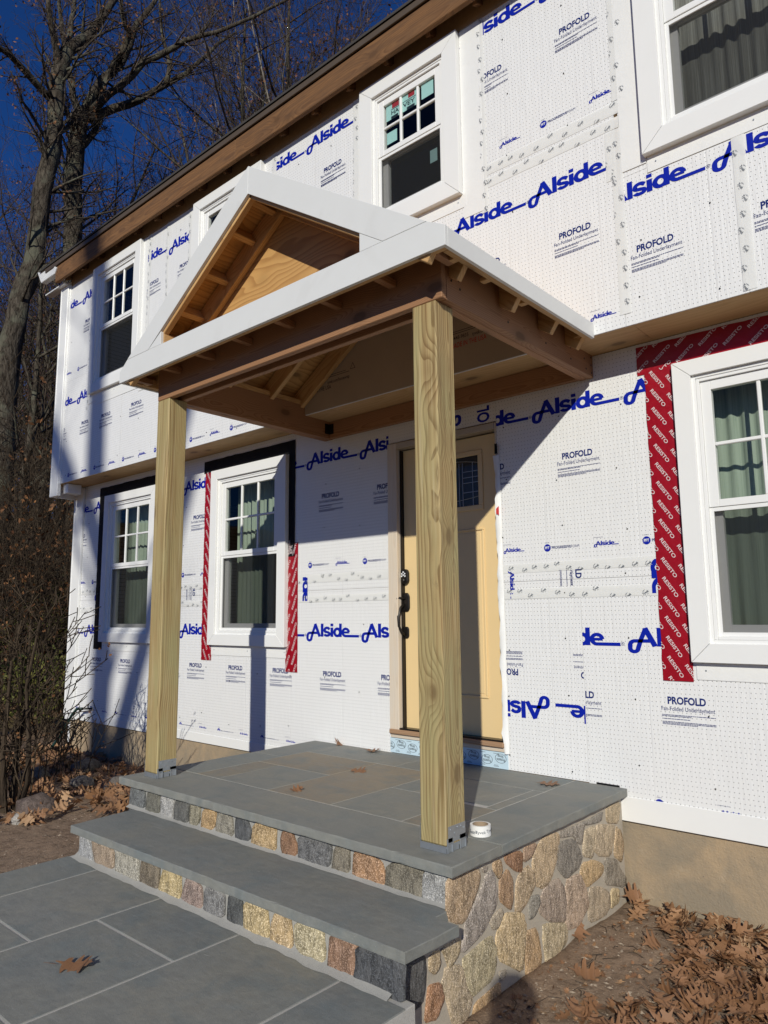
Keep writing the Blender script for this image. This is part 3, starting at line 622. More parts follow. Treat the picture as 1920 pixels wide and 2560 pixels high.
# foam panels: (wall, x0,x1,z0,z1, offset of the face)
FP = {}
def panel(key, wall, x0, x1, z0, z1, off, holes):
    y = (YU if wall == 'U' else YL) + off
    FP[key] = (sheet('foam_panel', x0+.001, x1-.001, z0+.001, z1-.001, y, .0115-off, holes, M['foam'], house), x0, x1, z0, z1, y)
panel('La', 'L', XL_, -2.0, 1.56, 2.946, .001, holesL); panel('Lb', 'L', -2.0, .815, 1.56, 2.946, 0, holesL); panel('Lc', 'L', -4.12, -2.0, Z0, 1.56, 0, holesL); panel('Ld', 'L', -2.0, .815, Z0, 1.56, .0015, holesL)
panel('Ra', 'L', 1.79, 2.86, 1.56, 2.946, 0, holesL); panel('Re', 'L', 2.86, 5.0, 1.56, 2.946, .001, holesL); panel('Rb', 'L', 1.795, 2.352, .360, 1.56, .002, holesL); panel('Rc', 'L', 2.352, 5.0, Z0, 1.56, .0005, holesL); panel('Rd', 'L', 5.0, 9.0, Z0, 2.946, .001, holesL)
panel('La0', 'L', .8, 1.79, 2.665, 2.946, .001, [])
panel('Ua', 'U', XL_, -1.928, 4.2, ZT, .001, holesU); panel('Ub', 'U', -1.928, .30, 4.2, ZT, 0, holesU); panel('Uc', 'U', .30, 2.885, 4.27, ZT, .001, holesU); panel('Ud', 'U', 2.885, 6.0, 3.84, ZT, .0015, holesU)
panel('Ue', 'U', XL_, -2.75, ZO, 4.2, 0, holesU); panel('Uf', 'U', -2.75, .30, ZO, 4.2, .001, holesU); panel('Ug', 'U', .30, 2.863, ZO, 4.27, 0, holesU); panel('Uh', 'U', 2.863, 3.508, ZO, 3.84, .0012, holesU); panel('Ui', 'U', 3.508, 6.0, ZO, 3.84, 0, holesU); panel('Uj', 'U', 6.0, 9.0, ZO, ZT, 0, holesU)

# ------------------------------------------------------------------ printed lettering
_tc = {}
def text_mesh(body, width=None, height=None, off=0.0, shear=0.0):
    """flat glyph triangles in local XZ, facing -Y, lower left at 0"""
    key = (body, width, height, off, shear)
    if key in _tc: return _tc[key]
    c = bpy.data.curves.new('t', 'FONT'); c.body = body; c.size = 1; c.offset = off; c.shear = shear; c.resolution_u = 3
    o = bpy.data.objects.new('t', c); col.objects.link(o); bpy.context.view_layer.update()
    me = bpy.data.meshes.new_from_object(o.evaluated_get(bpy.context.evaluated_depsgraph_get()))
    bpy.data.objects.remove(o); bpy.data.curves.remove(c)
    v = np.array([q.co[:] for q in me.vertices]); f = [tuple(p.vertices) for p in me.polygons]; bpy.data.meshes.remove(me)
    v[:, 0] -= v[:, 0].min()
    s = width/v[:, 0].max() if width else height/.73
    sz = s if not (width and height) else height/.73
    v = np.stack([v[:, 0]*s, v[:, 0]*0, v[:, 1]*sz], 1)
    _tc[key] = (v, f); return _tc[key]
def ribbon(pts, w, closed=False, n=None):
    """flat stroke of width w along 2D points"""
    pts = [Vector((*p, 0)) for p in pts]; v = []; f = []; m = len(pts)
    for i, p in enumerate(pts):
        a = pts[i-1] if (i > 0 or closed) else p; b = pts[(i+1) % m] if (i < m-1 or closed) else p
        t = (b-a).normalized(); nrm = Vector((-t.y, t.x, 0)); k = 1.0
        if (i > 0 or closed) and (i < m-1 or closed):
            c_ = max(.5, (p-a).normalized().dot(t)); k = 1/c_
        for s_ in (-1, 1): q = p + nrm*s_*w/2*k; v.append((q.x, q.y))
    for i in range(m-1 if not closed else m):
        j = (i+1) % m; f.append((2*i, 2*i+1, 2*j+1, 2*j))
    return v, f
def arc(cx, cy, rx, ry, a0, a1, n=14): return [(cx+rx*math.cos(rad(a0+(a1-a0)*i/n)), cy+ry*math.sin(rad(a0+(a1-a0)*i/n))) for i in range(n+1)]
def script_logo():
    """the wordmark 'Alside': looped A, heavy letters, e with a long tail; unit = cap height 1, baseline 0"""
    S = [];
    def add(pts, w, closed=False): S.append(ribbon(pts, w*1.22, closed))
    w = .17
    add([(.62, .92), (.42, .33), (.36, .1), (.30, -.12)] + arc(.14, -.12, .16, .18, 0, -180, 10)[1:] + [(-.02, -.1)] + arc(.17, .02, .19, .26, 180, 95, 7)[1:] + [(.3, .285), (.78, .285)], .155)
    add([(.60, .99), (.98, .0)], .18)
    add([(1.17, 1.0), (1.17, 0.0)], .175)
    sx = 1.555
    add([(sx+.21, .565)] + arc(sx, .545, .175, .135, 20, 175, 7) + arc(sx-.0, .46, .185, .10, 190, 262, 4) + [(sx+.03, .345)] + arc(sx+.02, .215, .175, .125, 80, -90, 9) + arc(sx, .22, .19, .135, -100, -170, 4), .155)
    add([(1.94, .70), (1.94, 0.0)], .175); add([(1.94, 1.0), (1.94, .80)], .175)
    add(arc(2.36, .345, .215, .27, 0, 360, 26)[:-1], .16, True); add([(2.6, 1.0), (2.6, 0.0)], .165)
    ex = 3.0
    add([(ex-.2, .345), (ex+.245, .345)], .125)
    add(arc(ex, .345, .225, .27, 2, 262, 22) + [(ex+.06, .078), (ex+.98, .078)], .15)
    v = []; f = []
    for i, (a, b) in enumerate(S):
        n = len(v); v += [(x, -.00012*i, z) for x, z in a]; f += [tuple(k+n for k in q) for q in b]
    V_ = np.array(v); return V_, f
_logo = script_logo()
def logo(cap):
    v = _logo[0].copy(); v[:, [0, 2]] *= cap; v[:, 0] *= LX; v[:, 0] += .10*LX*cap; return v, _logo[1]
def ring_mesh(cx, cz, r0, r1, n=20):
    v = [(cx+r*math.cos(2*math.pi*i/n), 0, cz+r*math.sin(2*math.pi*i/n)) for r in (r0, r1) for i in range(n)]
    return v, [(i, (i+1) % n, n+(i+1) % n, n+i) for i in range(n)]
def disc_mesh(cx, cz, rx, rz, n=22): return [(cx+rx*math.cos(2*math.pi*i/n), 0, cz+rz*math.sin(2*math.pi*i/n)) for i in range(n)], [tuple(range(n))]
def rects(lst): 
    v = []; f = []
    for x0, x1, z0, z1 in lst: n = len(v); v += [(x0, 0, z0), (x1, 0, z0), (x1, 0, z1), (x0, 0, z1)]; f.append((n, n+1, n+2, n+3))
    return v, f
def join(*parts):
    v = []; f = []
    for (a, b), (dx, dy, dz) in parts:
        n = len(v); v += [(p[0]+dx, p[1]+dy, p[2]+dz) for p in a]; f += [tuple(k+n for k in q) for q in b]
    return np.array(v), f
def orient(v, f):
    bm = bmesh.new(); vv = [bm.verts.new(p) for p in v]
    for q in f:
        try: bm.faces.new([vv[i] for i in q])
        except ValueError: pass
    for fc in bm.faces:
        fc.normal_update()
        if fc.normal.y > 0: fc.normal_flip()
    return bm
def imprint(vf, m, x, y, z, parent, clip=None, rot=0.0, name='lettering', skip=0):
    """print flat glyphs on a wall; clip=(x0,x1,z0,z1) in world"""
    v, f = vf; v = np.array(v, float).copy()
    if rot:
        c, s = math.cos(rot), math.sin(rot); v = np.stack([v[:, 0]*c - v[:, 2]*s, v[:, 1], v[:, 0]*s + v[:, 2]*c], 1)
    X0, X1, ZA, ZB = v[:, 0].min()+x, v[:, 0].max()+x, v[:, 2].min()+z, v[:, 2].max()+z
    if clip and (X1 < clip[0]+.004 or X0 > clip[1]-.004 or ZB < clip[2]+.004 or ZA > clip[3]-.004): return None
    wl_ = WIN[:3] if y > -.1 else WIN[3:]
    for i in range(skip, len(wl_)):                       # nothing is printed across a window
        w = wl_[i]; a, b = w[1]+.03, w[2]-.03
        if X1 > a and X0 < b and ZB > w[3]+.03 and ZA < w[4]-.03:
            c_ = clip or (-99, 99, -99, 99)
            for q in ((c_[0], min(c_[1], a), c_[2], c_[3]), (max(c_[0], b), c_[1], c_[2], c_[3])):
                if q[1] > q[0]: imprint(vf, m, x, y, z, parent, q, rot, name, i+1)
            return None
    bm = orient(v, f)
    if clip:
        for co, no, need in (((clip[0]-x, 0, 0), (-1, 0, 0), X0 < clip[0]), ((clip[1]-x, 0, 0), (1, 0, 0), X1 > clip[1]), ((0, 0, clip[2]-z), (0, 0, -1), ZA < clip[2]), ((0, 0, clip[3]-z), (0, 0, 1), ZB > clip[3])):
            if need: bmesh.ops.bisect_plane(bm, geom=bm.verts[:]+bm.edges[:]+bm.faces[:], plane_co=co, plane_no=no, clear_outer=True)
    if not bm.faces: bm.free(); return None
    return from_bm(name, bm, m, parent, Matrix.Translation((x, y, z)))
CAP = .105; LX = 1.40
def alside(x, z, key, cap=CAP, m='ink', rot=0.0, clip=None):
    """x = left edge of the loop, z = baseline"""
    o, x0, x1, z0, z1, y = FP[key]; v, f = logo(cap)
    imprint((v, f), M[m], x+(.0 if not rot else 0), y-.0012, z, o, clip or (x0+.002, x1-.002, z0+.002, z1-.002), rot)
    if cap > .08 and not rot:
        r = join((ring_mesh(0, 0, .0085, .0105), (0, 0, 0)), (rects([(-.004, -.0015, -.005, .005), (-.0015, .003, .003, .005), (-.0015, .003, -.001, .001), (.002, .004, -.005, -.001)]), (0, 0, 0)))
        imprint(r, M['ink_small'], x+cap*LX*4.08+.014, y-.0012, z+.012, o, (x0+.002, x1-.002, z0+.002, z1-.002))
def blurb():
    L = []
    rr = random.Random(4)
    for z, w_ in ((-.062, .285), (-.0685, .16), (-.083, .15), (-.099, .285), (-.1055, .285), (-.112, .19)):
        x = -.035
        while x < -.035+w_: 
            d = rr.uniform(.006, .02); L.append((x, min(x+d, -.035+w_), z, z+.0036)); x += d+.0022
    return rects(L)
_bl = blurb()
def profold(x, z, key, rot=0.0, clip=None):
    o, x0, x1, z0, z1, y = FP[key]; c = clip or (x0+.002, x1-.002, z0+.002, z1-.002)
    t = text_mesh('PROFOLD', .205, .040, .034); s = text_mesh('Fan-Folded Underlayment', .285, .0235, .004)
    imprint(t, M['ink_small'] if rot else M['ink_small'], x, y-.0012, z, o, c, rot)
    big = join((s, (-.036, 0, -.037)), (_bl, (0, 0, 0)))
    imprint(big, M['ink_small'], x, y-.0012, z, o, c, rot)
_foamlogo = None
def pft(x, z, key, clip=None):
    """round PFT badge and PROGRESSIVEFOAM; x = centre of badge"""
    o, x0, x1, z0, z1, y = FP[key]; c = clip or (x0+.002, x1-.002, z0+.002, z1-.002)
    imprint(disc_mesh(0, 0, .024, .024), M['ink'], x, y-.001, z, o, c)
    t = text_mesh('PFT', .031, .0165, .03); imprint(t, M['pvc'], x-.0155, y-.0018, z-.007, o, c)
    imprint(text_mesh('PROGRESSIVE', .132, .0165, .028), M['ink_small'], x+.031, y-.001, z-.008, o, c)
    imprint(text_mesh('FOAM', .054, .0165, .0), M['ink_small'], x+.165, y-.001, z-.008, o, c)
    imprint(text_mesh('made by', .03, .006, 0), M['ink_small'], x-.015, y-.001, z+.031, o, c)
def small_alside(x, z, key, clip=None):
    o, x0, x1, z0, z1, y = FP[key]; c = clip or (x0+.002, x1-.002, z0+.002, z1-.002)
    v, f = logo(.0275); v = v.copy(); v[:, 1] *= .3; imprint((v, f), M['ink'], x, y-.001, z, o, c)
    imprint(text_mesh('exclusively for', .062, .006, 0), M['ink_small'], x+.0, y-.001, z+.048, o, c)
def row_small(z, key, a0, period=.627, x_lo=-9, x_hi=9, clip=None):
    """Alside and PFT marks in turn: a0 = x of one small wordmark, a badge follows .33 on"""
    o, x0, x1, z0, z1, y = FP[key]
    k = math.floor((max(x0, x_lo)-a0)/period)-1; x = a0+k*period
    while x < min(x1, x_hi): 
        if x+.2 > x_lo: small_alside(x, z, key, clip)
        if x+.33 > x_lo: pft(x+.325, z+.009, key, clip)
        x += period
def row_big(fn, z, key, a0, period=.627, **k):
    o, x0, x1, z0, z1, y = FP[key]; n = math.floor((x0-a0)/period)-1; x = a0+n*period
    while x < x1: fn(x, z, key, **k); x += period
# lower wall, left of the door
row_big(alside, 2.625, 'Lb', -.122); row_big(alside, 2.625, 'La', -.122-.627*4-.005)
row_big(profold, 2.322, 'Lb', .067, .621); row_big(profold, 2.322, 'La', .067, .621)
for k_ in ('La', 'Lb'): row_small(1.762, k_, .233-.003)
row_big(alside, 1.183, 'Ld', -.113); row_big(alside, 1.172, 'Lc', -3.975)
row_big(profold, .871, 'Ld', .086, .6275); row_big(profold, .865, 'Lc', -3.757+.003, .637)
cl = (-2.0, .8, .3125, 1.5); row_small(.302, 'Ld', -.374, .6235, clip=cl); row_small(.302, 'Lc', -.374-.6235*4, .6235, clip=(-4.11, -2.0, .3125, 1.5))
# lower wall, right of the door
row_big(alside, 2.628, 'Ra', 2.070); row_big(alside, 2.628, 'Re', 2.070, .64); row_big(profold, 2.322, 'Ra', 2.274, .635); row_big(profold, 2.322, 'Re', 2.274, .635)
row_small(1.756, 'Ra', 1.818, .64); row_small(1.756, 'Re', 1.818, .64)
row_big(alside, 1.160, 'Rc', 2.637, .645); row_big(profold, .849, 'Rc', 2.845, .64); row_small(.296, 'Rc', 2.97+.1, .63, clip=(2.6, 5, .3165, 1.5))
alside(2.112, .80, 'Rb', rot=math.pi); alside(2.112+.64, .80, 'Rb', rot=math.pi)
profold(1.896+.0, .998, 'Rb', rot=math.pi); profold(1.896+.64, .998, 'Rb', rot=math.pi)
# a turned offcut over the door
imprint(text_mesh('OL', .12, .1, .03), M['ink'], 1.735, FP['La0'][5]-.0012, 2.675, FP['La0'][0], (1.47, 1.788, 2.667, 2.79), math.pi/2)
v_, f_ = logo(CAP); imprint((v_, f_), M['ink'], 1.5, FP['La0'][5]-.0012, 2.73, FP['La0'][0], (1.3, 1.6, 2.667, 2.79), math.pi)
# upper wall
row_big(alside, 5.14, 'Ua', -3.79); row_big(alside, 5.262, 'Ub', .196, .627, clip=(-.243, .765, 4.3, 5.6)); alside(-1.905, 5.105, 'Ub', clip=(-1.92, -1.5, 4.5, 5.5))
profold(-2.296, 4.848, 'Ua'); profold(-2.296-.62*2-.16, 4.843, 'Ua', clip=(-4.1, -3.585, 4.3, 5)); profold(-1.695, 4.852, 'Ub', clip=(-1.92, -1.5, 4, 5.5)); profold(.408, 4.972, 'Ub', clip=(-.24, .79, 4, 5.5)); profold(-.219, 4.972, 'Ub', clip=(-.24, .79, 4, 5.5))
row_small(4.293, 'Ua', -4.14, .627, x_hi=-3.5)
row_big(alside, 3.90, 'Ue', -3.80); row_big(alside, 3.93, 'Uf', -.41)
profold(-3.658, 3.585, 'Ue', clip=(-4.1, -3.487, 3, 4)); profold(-4.285, 3.585, 'Ue'); profold(-3.19, 3.58, 'Ue'); profold(-2.544, 3.58, 'Uf'); profold(-1.917, 3.58, 'Uf'); profold(-1.29, 3.58, 'Uf')
row_small(3.016, 'Ue', -1.103-.627*3+.0, .633); row_small(3.016, 'Uf', -1.103, .630, x_hi=.0)
row_big(alside, 5.305, 'Uc', 1.79, .627, clip=(1.955, 2.88, 4.3, 5.6)); row_big(profold, 4.972, 'Uc', 1.916, .631, clip=(1.94, 2.88, 4.3, 5.6)); row_small(4.412, 'Uc', 2.084, .634, x_lo=1.96, clip=(1.96, 2.88, 4.3, 5.6))
row_big(alside, 3.930, 'Ug', 2.280, .615); row_big(profold, 3.612, 'Ug', 2.482, .63); small_alside(2.655, 3.043, 'Ug')
row_big(alside, 3.692, 'Uh', 2.745, .634); row_big(profold, 3.362, 'Uh', 2.950, .64); row_big(alside, 3.690, 'Ui', 3.382, .634); row_big(profold, 3.363, 'Ui', 3.591, .64)
# ------------------------------------------------------------------ windows
def frame_ring(x0, x1, z0, z1, w, y0, y1, wb=None, wt=None):
    b = MB(); wb = wb or w; wt = wt or w
    b.box(x0, x0+w, y0, y1, z0, z1); b.box(x1-w, x1, y0, y1, z0, z1); b.box(x0+w+.0002, x1-w-.0002, y0, y1, z0, z0+wb); b.box(x0+w+.0002, x1-w-.0002, y0, y1, z1-wt, z1); return b
def bev_part(name, mb, m, parent, bevel=.003):
    bm = bmesh.new(); vv = [bm.verts.new(p) for p in mb.v]
    for q in mb.f: bm.faces.new([vv[i] for i in q])
    bmesh.ops.recalc_face_normals(bm, faces=bm.faces)
    if bevel: bmesh.ops.bevel(bm, geom=bm.edges[:], offset=bevel, segments=1, affect='EDGES')
    return from_bm(name, bm, m, parent)
def quad(name, x0, x1, y, z0, z1, m, parent): return part(name, [(x0, y, z0), (x1, y, z0), (x1, y, z1), (x0, y, z1)], [(0, 1, 2, 3)], m, parent)
def window(tag_, x0, x1, z0, z1, Y, cw, zm, cur):
    a0, a1, b0, b1 = x0+cw, x1-cw, z0+cw-(.0 if cw < .115 else .0), z1-cw+.008
    fy = Y-.030
    root = bev_part('window', frame_ring(a0-.012, a1+.012, b0-.012, b1+.012, .032, fy+.004, Y+.10), M['pvc'], house, .002)
    # flat casing, mitred
    e = .0008; cy0, cy1 = Y-.047, Y+.004
    A = [(x0, z0), (x1, z0), (x1, z1), (x0, z1)]; B = [(a0, b0), (a1, b0), (a1, b1), (a0, b1)]
    for i in range(4):
        j = (i+1) % 4; poly = [A[i], A[j], B[j], B[i]]
        cx = sum(p[0] for p in poly)/4; cz = sum(p[1] for p in poly)/4
        ax = (1, 0) if i % 2 == 0 else (0, 1)
        poly = [(p[0]-(e*1.4 if p[0] > cx else -e*1.4)*ax[0], p[1]-(e*1.4 if p[1] > cz else -e*1.4)*ax[1]) for p in poly]
        prism('casing_board', poly, cy0, cy1, M['pvc'], root, bevel=.0015)
    # stepped brick mould inside the casing
    bev_part('brick_mould', frame_ring(a0+.0205, a1-.0205, b0+.0205, b1-.0205, .018, fy+.0085, Y+.09), M['pvc'], root, .002)
    s0, s1, t0, t1 = a0+.039, a1-.039, b0+.039, b1-.039
    sw = .054
    # upper sash (outer track) and its lights
    us = frame_ring(s0, s1, zm-.012, t1, sw, fy+.022, fy+.062, wb=.040); bev_part('upper_sash', us, M['pvc'], root, .002)
    gx0, gx1, gz0, gz1 = s0+sw, s1-sw, zm+.028, t1-sw
    mw = .020
    for k in (1, 2):
        xx = gx0+(gx1-gx0)*k/3; box('muntin', xx-mw/2, xx+mw/2, fy+.026, fy+.050, gz0, gz1, M['pvc'], root, .004, 'z')
    zz = (gz0+gz1)/2; box('muntin', gx0, gx1, fy+.0275, fy+.0485, zz-mw/2, zz+mw/2, M['pvc'], root, .004)
    quad('pane', gx0-.004, gx1+.004, fy+.038, gz0-.004, gz1+.004, M['glass'], root)
    # lower sash sits behind the insect screen
    ls = frame_ring(s0, s1, t0, zm+.02, sw, fy+.070, fy+.108, wb=.06, wt=.04); bev_part('lower_sash', ls, M['pvc'], root, .002)
    quad('pane', s0+sw-.004, s1-sw+.004, fy+.088, t0+.056, zm-.016, M['glass'], root)
    bev_part('screen_frame', frame_ring(s0-.001, s1+.001, t0-.001, zm-.0135, .022, fy+.028, fy+.045), M['pvc'], root, .0015)
    quad('insect_screen', s0+.021, s1-.021, fy+.0365, t0+.02, zm-.034, M['screen'], root)
    # strip of flashing under the casing
    box('sill_flashing', x0+.01, x1+.03, Y-.0045, Y-.0006, z0-.095, z0+.02, M['flash'], root, .001)
    rng = random.Random(hash(tag_) % 99 + int(x0*10))
    for k in range(3):
        xx = x0+.06+(x1-x0-.1)*k/2; sc_ = MB(); sc_.tube([(xx, Y-.007, z0-.045), (xx, Y-.003, z0-.045)], .0045, 8); sc_.build('nail', M['galv'], root)
    return root
WR = {}
for w in WIN: WR[w[0]] = window(*w)
# wide side flashings of the upper windows
box('side_flashing', 1.79, 1.955, YU-.004, YU-.0006, 4.02, 5.45, M['flash'], house, .001); box('side_flashing', .805, .862, YU-.004, YU-.0006, 4.02, 5.45, M['flash'], house, .001); box('side_flashing', 2.892, 3.036, YU-.004, YU-.0006, 3.87, 5.45, M['flash'], house, .001)
box('side_flashing', -2.41, -2.315, YU-.004, YU-.0006, 3.72, 5.43, M['flash'], house, .001); box('side_flashing', -1.50, -1.408, YU-.004, YU-.0006, 3.72, 5.43, M['flash'], house, .001); box('side_flashing', -3.51, -3.45, YU-.004, YU-.0006, 3.8, 5.43, M['flash'], house, .001)
box('side_flashing', -3.32, -2.4, YU-.0042, YU-.0008, 3.76, 3.83, M['flash'], house, .001)
# stickers left on the small upper window
W3 = WR['W3']; _fy = YU-.03+.0425
box('sticker', 1.085, 1.215, _fy, _fy+.001, 5.10, 5.245, M['paper'], W3, 0); box('sticker', 1.245, 1.382, _fy, _fy+.001, 5.10, 5.255, M['paper'], W3, 0); box('sticker', 1.43, 1.54, _fy, _fy+.001, 5.11, 5.26, M['paper'], W3, 0); box('sticker', 1.09, 1.19, _fy, _fy+.001, 4.905, 5.0, M['paper'], W3, 0)
box('sticker', 1.47, 1.535, YU+.05, YU+.051, 4.6, 4.7, M['paper'], W3, 0)
M['label_red'] = plain('label_red', (.38, .03, .035), .5); M['label_teal'] = plain('label_dark', (.02, .03, .035), .5)
def flat(vf, m, x, y, z, parent, name='lettering'): return from_bm(name, orient(*vf), m, parent, Matrix.Translation((x, y, z)))
flat(rects([(1.145, 1.213, 5.185, 5.235), (1.305, 1.365, 5.19, 5.245)]), M['label_red'], 0, _fy-.001, 0, W3, 'logo_bar'); flat(rects([(1.135, 1.213, 5.176, 5.181), (1.247, 1.38, 5.176, 5.181), (1.135, 1.205, 5.10, 5.122), (1.29, 1.365, 5.10, 5.122)]), M['label_teal'], 0, _fy-.001, 0, W3, 'logo_bar')
flat(text_mesh('HA', .075, .036, .02), M['label_teal'], 1.137, _fy-.001, 5.134, W3); flat(text_mesh('VEY', .118, .036, .02), M['label_teal'], 1.252, _fy-.001, 5.134, W3)

# curtains hang inside, each a thing of its own
def curtain(x0, x1, z0, z1, y, m, label, waves=16, amp=.018):
    n = waves*6; rows = 8; v = []; f = []; rr = random.Random(int(x0*100)); ph = [rr.uniform(.6, 1.4) for _ in range(waves+2)]; acc = 0
    for j in range(rows+1):
        z = z0+(z1-z0)*j/rows
        for i in range(n+1):
            u = i/n; k = u*waves; a = amp*(.6+.4*math.sin(j*.6+k))*ph[int(k)]
            v.append((x0+(x1-x0)*u, y+a*math.sin(2*math.pi*k), z+(.006*math.sin(2*math.pi*k*1.0+1) if j == rows else 0)))
    for j in range(rows):
        for i in range(n): f.append((j*(n+1)+i, j*(n+1)+i+1, (j+1)*(n+1)+i+1, (j+1)*(n+1)+i))
    part('curtain', v, f, m, None, None, True, label=label, cat='curtain', group='curtains hanging inside the windows')
curtain(3.02, 4.1, 1.12, 2.74, .21, M['sage'], 'sage green curtain inside the ground floor window right of the door', 14)
curtain(-1.36, -.80, 1.12, 2.70, .22, M['sage'], 'sage green curtain inside the lower window nearest the left porch post', 9)
curtain(-3.48, -2.85, 1.12, 2.70, .22, M['sage'], 'sage green curtain inside the lower window nearest the far house corner', 9)
curtain(3.06, 4.1, 3.95, 5.40, -.10, M['taupe'], 'taupe striped curtain inside the upper window farthest from the gutter end', 15, .014)
curtain(-2.95, -2.45, 4.0, 5.35, -.08, M['taupe'], 'pale curtain inside the upper window next to the white gutter end', 7)

# ------------------------------------------------------------------ membranes and seam tapes
def membrane(name, x0, x1, z0, z1, y, m, jag=.004, seed=1, parent=None):
    rr = random.Random(seed); n = max(6, int((z1-z0)/.06)) if z1-z0 > x1-x0 else max(6, int((x1-x0)/.06)); v = []; vert = z1-z0 > x1-x0
    nc = 6
    for i in range(n+1):
        for k in range(nc+1):
            u, w = i/n, k/nc; e = rr.uniform(-jag, jag) if k in (0, nc) else 0
            dy = -.0006-.0024*abs(noise.noise(Vector((u*23+seed, w*3.0, seed*1.7)))) if 0 < k < nc else 0
            v.append((x0+(x1-x0)*w+e, y+dy, z0+(z1-z0)*u) if vert else (x0+(x1-x0)*u, y+dy, z0+(z1-z0)*w+e))
    f = []
    for i in range(n):
        for k in range(nc):
            a = i*(nc+1)+k; q = (a, a+1, a+nc+2, a+nc+1); f.append(q if vert else q[::-1])
    return part(name, v, f, m, parent or house, None, True)
def resisto(tape, x0, x1, z0, z1, y, ang, dx, dz, ox=0.0, oz=0.0, size=.113, zs=0.0):
    t = text_mesh('RESISTO', size, size*.158, .016); c = (x0+.001, x1-.001, z0+.003, z1-.003)
    z = z0-.3+oz; r = 0
    while z < z1+.15:
        x = x0-.2+ox
        k = 0
        while x < x1+.1: imprint(t, M['ink_white'], x, y-.0042, z+k*zs, tape, c, ang); x += dx; k += 1
        z += dz; r += 1
box_ = None
rt = membrane('flashing_membrane', 2.79, 4.3, 2.752, 2.925, YL-.004, M['red_tape'], .003, 3); resisto(rt, 2.79, 4.3, 2.765, 2.925, YL-.004, rad(40), .13, .095, .05, .02, .125, -.03)
rt = membrane('flashing_membrane', 2.832, 2.999, .975, 2.772, YL-.0062, M['red_tape'], .003, 4); resisto(rt, 2.832, 2.999, .975, 2.772, YL-.0062, rad(-57), .094, .110, .135, .03, .132, -.043)
rt = membrane('flashing_membrane', -1.60, -1.44, .945, 2.78, YL-.004, M['red_tape'], .003, 5); resisto(rt, -1.60, -1.44, .945, 2.78, YL-.004, rad(-62), .09, .115, .05, .02, .13, -.043)
rt = membrane('flashing_membrane', -.372, -.222, .885, 1.975, YL-.004, M['red_tape'], .003, 6); resisto(rt, -.372, -.222, .885, 1.975, YL-.004, rad(66), .085, .115, .04, 0, .13, .043)
membrane('black_membrane', -1.62, -.262, 2.765, 2.885, YL-.0065, M['black_tape'], .003, 7)
bt = membrane('black_membrane', -.343, -.262, 1.86, 2.77, YL-.0075, M['black_tape'], .002, 8)
imprint(text_mesh('BUTYL', .07, .03, .015), M['ink_white'], -.287, YL-.0115, 1.885, bt, None, math.pi/2); imprint(text_mesh('FLASHING TAPE', .12, .02, 0), M['ink_white'], -.316, YL-.0115, 1.88, bt, None, math.pi/2)
membrane('black_membrane', -3.735, -2.36, 2.77, 2.88, YL-.0065, M['black_tape'], .003, 9); membrane('black_membrane', -3.735, -3.535, 1.0, 2.77, YL-.0045, M['black_tape'], .003, 10)
M['seam'] = plain('white_seam_tape', (.86, .86, .83), .36, .03, 6, .5, 18); M['seam'].node_tree.nodes['Principled BSDF'].inputs['Alpha'].default_value = .8
M['ink_tape'] = plain('slate_blue_ink', (.10, .12, .15), .5, .05)
def seam_tape(x0, x1, z0, z1, y, n, seed, diag=rad(33), size=.040, tilt=0.0):
    rr = random.Random(seed); vert = z1-z0 > x1-x0
    o = membrane('seam_tape', x0, x1, z0, z1, y-.0022, M['seam'], .0012, seed)
    t = text_mesh('Tyvek', size, size*.36, .012); swoosh = rects([(.006, .018, .0185, .0198), (.012, .026, .0215, .0228), (.022, .033, -.0075, -.0062)])
    sw = (np.array(swoosh[0]), swoosh[1])
    L = (z1-z0) if vert else (x1-x0); d = .088; u = rr.uniform(0, d)
    while u < L:
        off = rr.choice((.25, .75, .5, .02))
        x = x0+(x1-x0)*(off if vert else u/L)-.02; z = z0+(z1-z0)*(u/L if vert else off)-.014
        c = (x0, x1, z0, z1); a = diag if not vert else rad(-62)
        imprint(join((t, (0, 0, 0)), (sw, (0, 0, 0))), M['ink_tape'], x, y-.0062, z, o, c, a); u += d*rr.uniform(.8, 1.2)
seam_tape(-.215, .80, 1.625, 1.693, YL, 8, 21); seam_tape(-.215, .80, 1.462, 1.518, YL, 8, 22)
seam_tape(1.80, 2.83, 1.615, 1.675, YL, 8, 23); seam_tape(1.80, 2.83, 1.448, 1.512, YL, 8, 24)
seam_tape(-2.0, -1.6, 1.62, 1.685, YL, 3, 25); seam_tape(-2.0, -1.6, 1.455, 1.51, YL, 3, 26); seam_tape(-4.1, -3.64, 1.625, 1.69, YL, 3, 27); seam_tape(-4.1, -3.64, 1.42, 1.48, YL, 3, 28)
seam_tape(1.96, 2.90, 4.255, 4.335, YU, 8, 29); seam_tape(1.96, 2.89, 4.165, 4.235, YU, 8, 30)
seam_tape(2.835, 2.90, 3.02, 4.16, YU, 8, 31); seam_tape(2.86, 2.945, 4.34, 5.5, YU, 8, 32); seam_tape(1.935, 1.985, 4.0, 5.5, YU, 6, 33); seam_tape(3.48, 3.545, 2.96, 3.84, YU, 6, 34)
seam_tape(-.255, -.195, 4.6, 5.5, YU, 5, 35); seam_tape(.745, .81, 4.1, 5.5, YU, 6, 36); seam_tape(-2.30, -2.255, 3.85, 5.5, YU, 6, 37); seam_tape(-1.952, -1.91, 3.85, 5.5, YU, 6, 38); seam_tape(-1.545, -1.495, 4.3, 5.5, YU, 6, 39); seam_tape(-3.56, -3.51, 3.75, 5.45, YU, 6, 40); seam_tape(2.80, 2.86, 3.85, 4.16, YU, 2, 41)
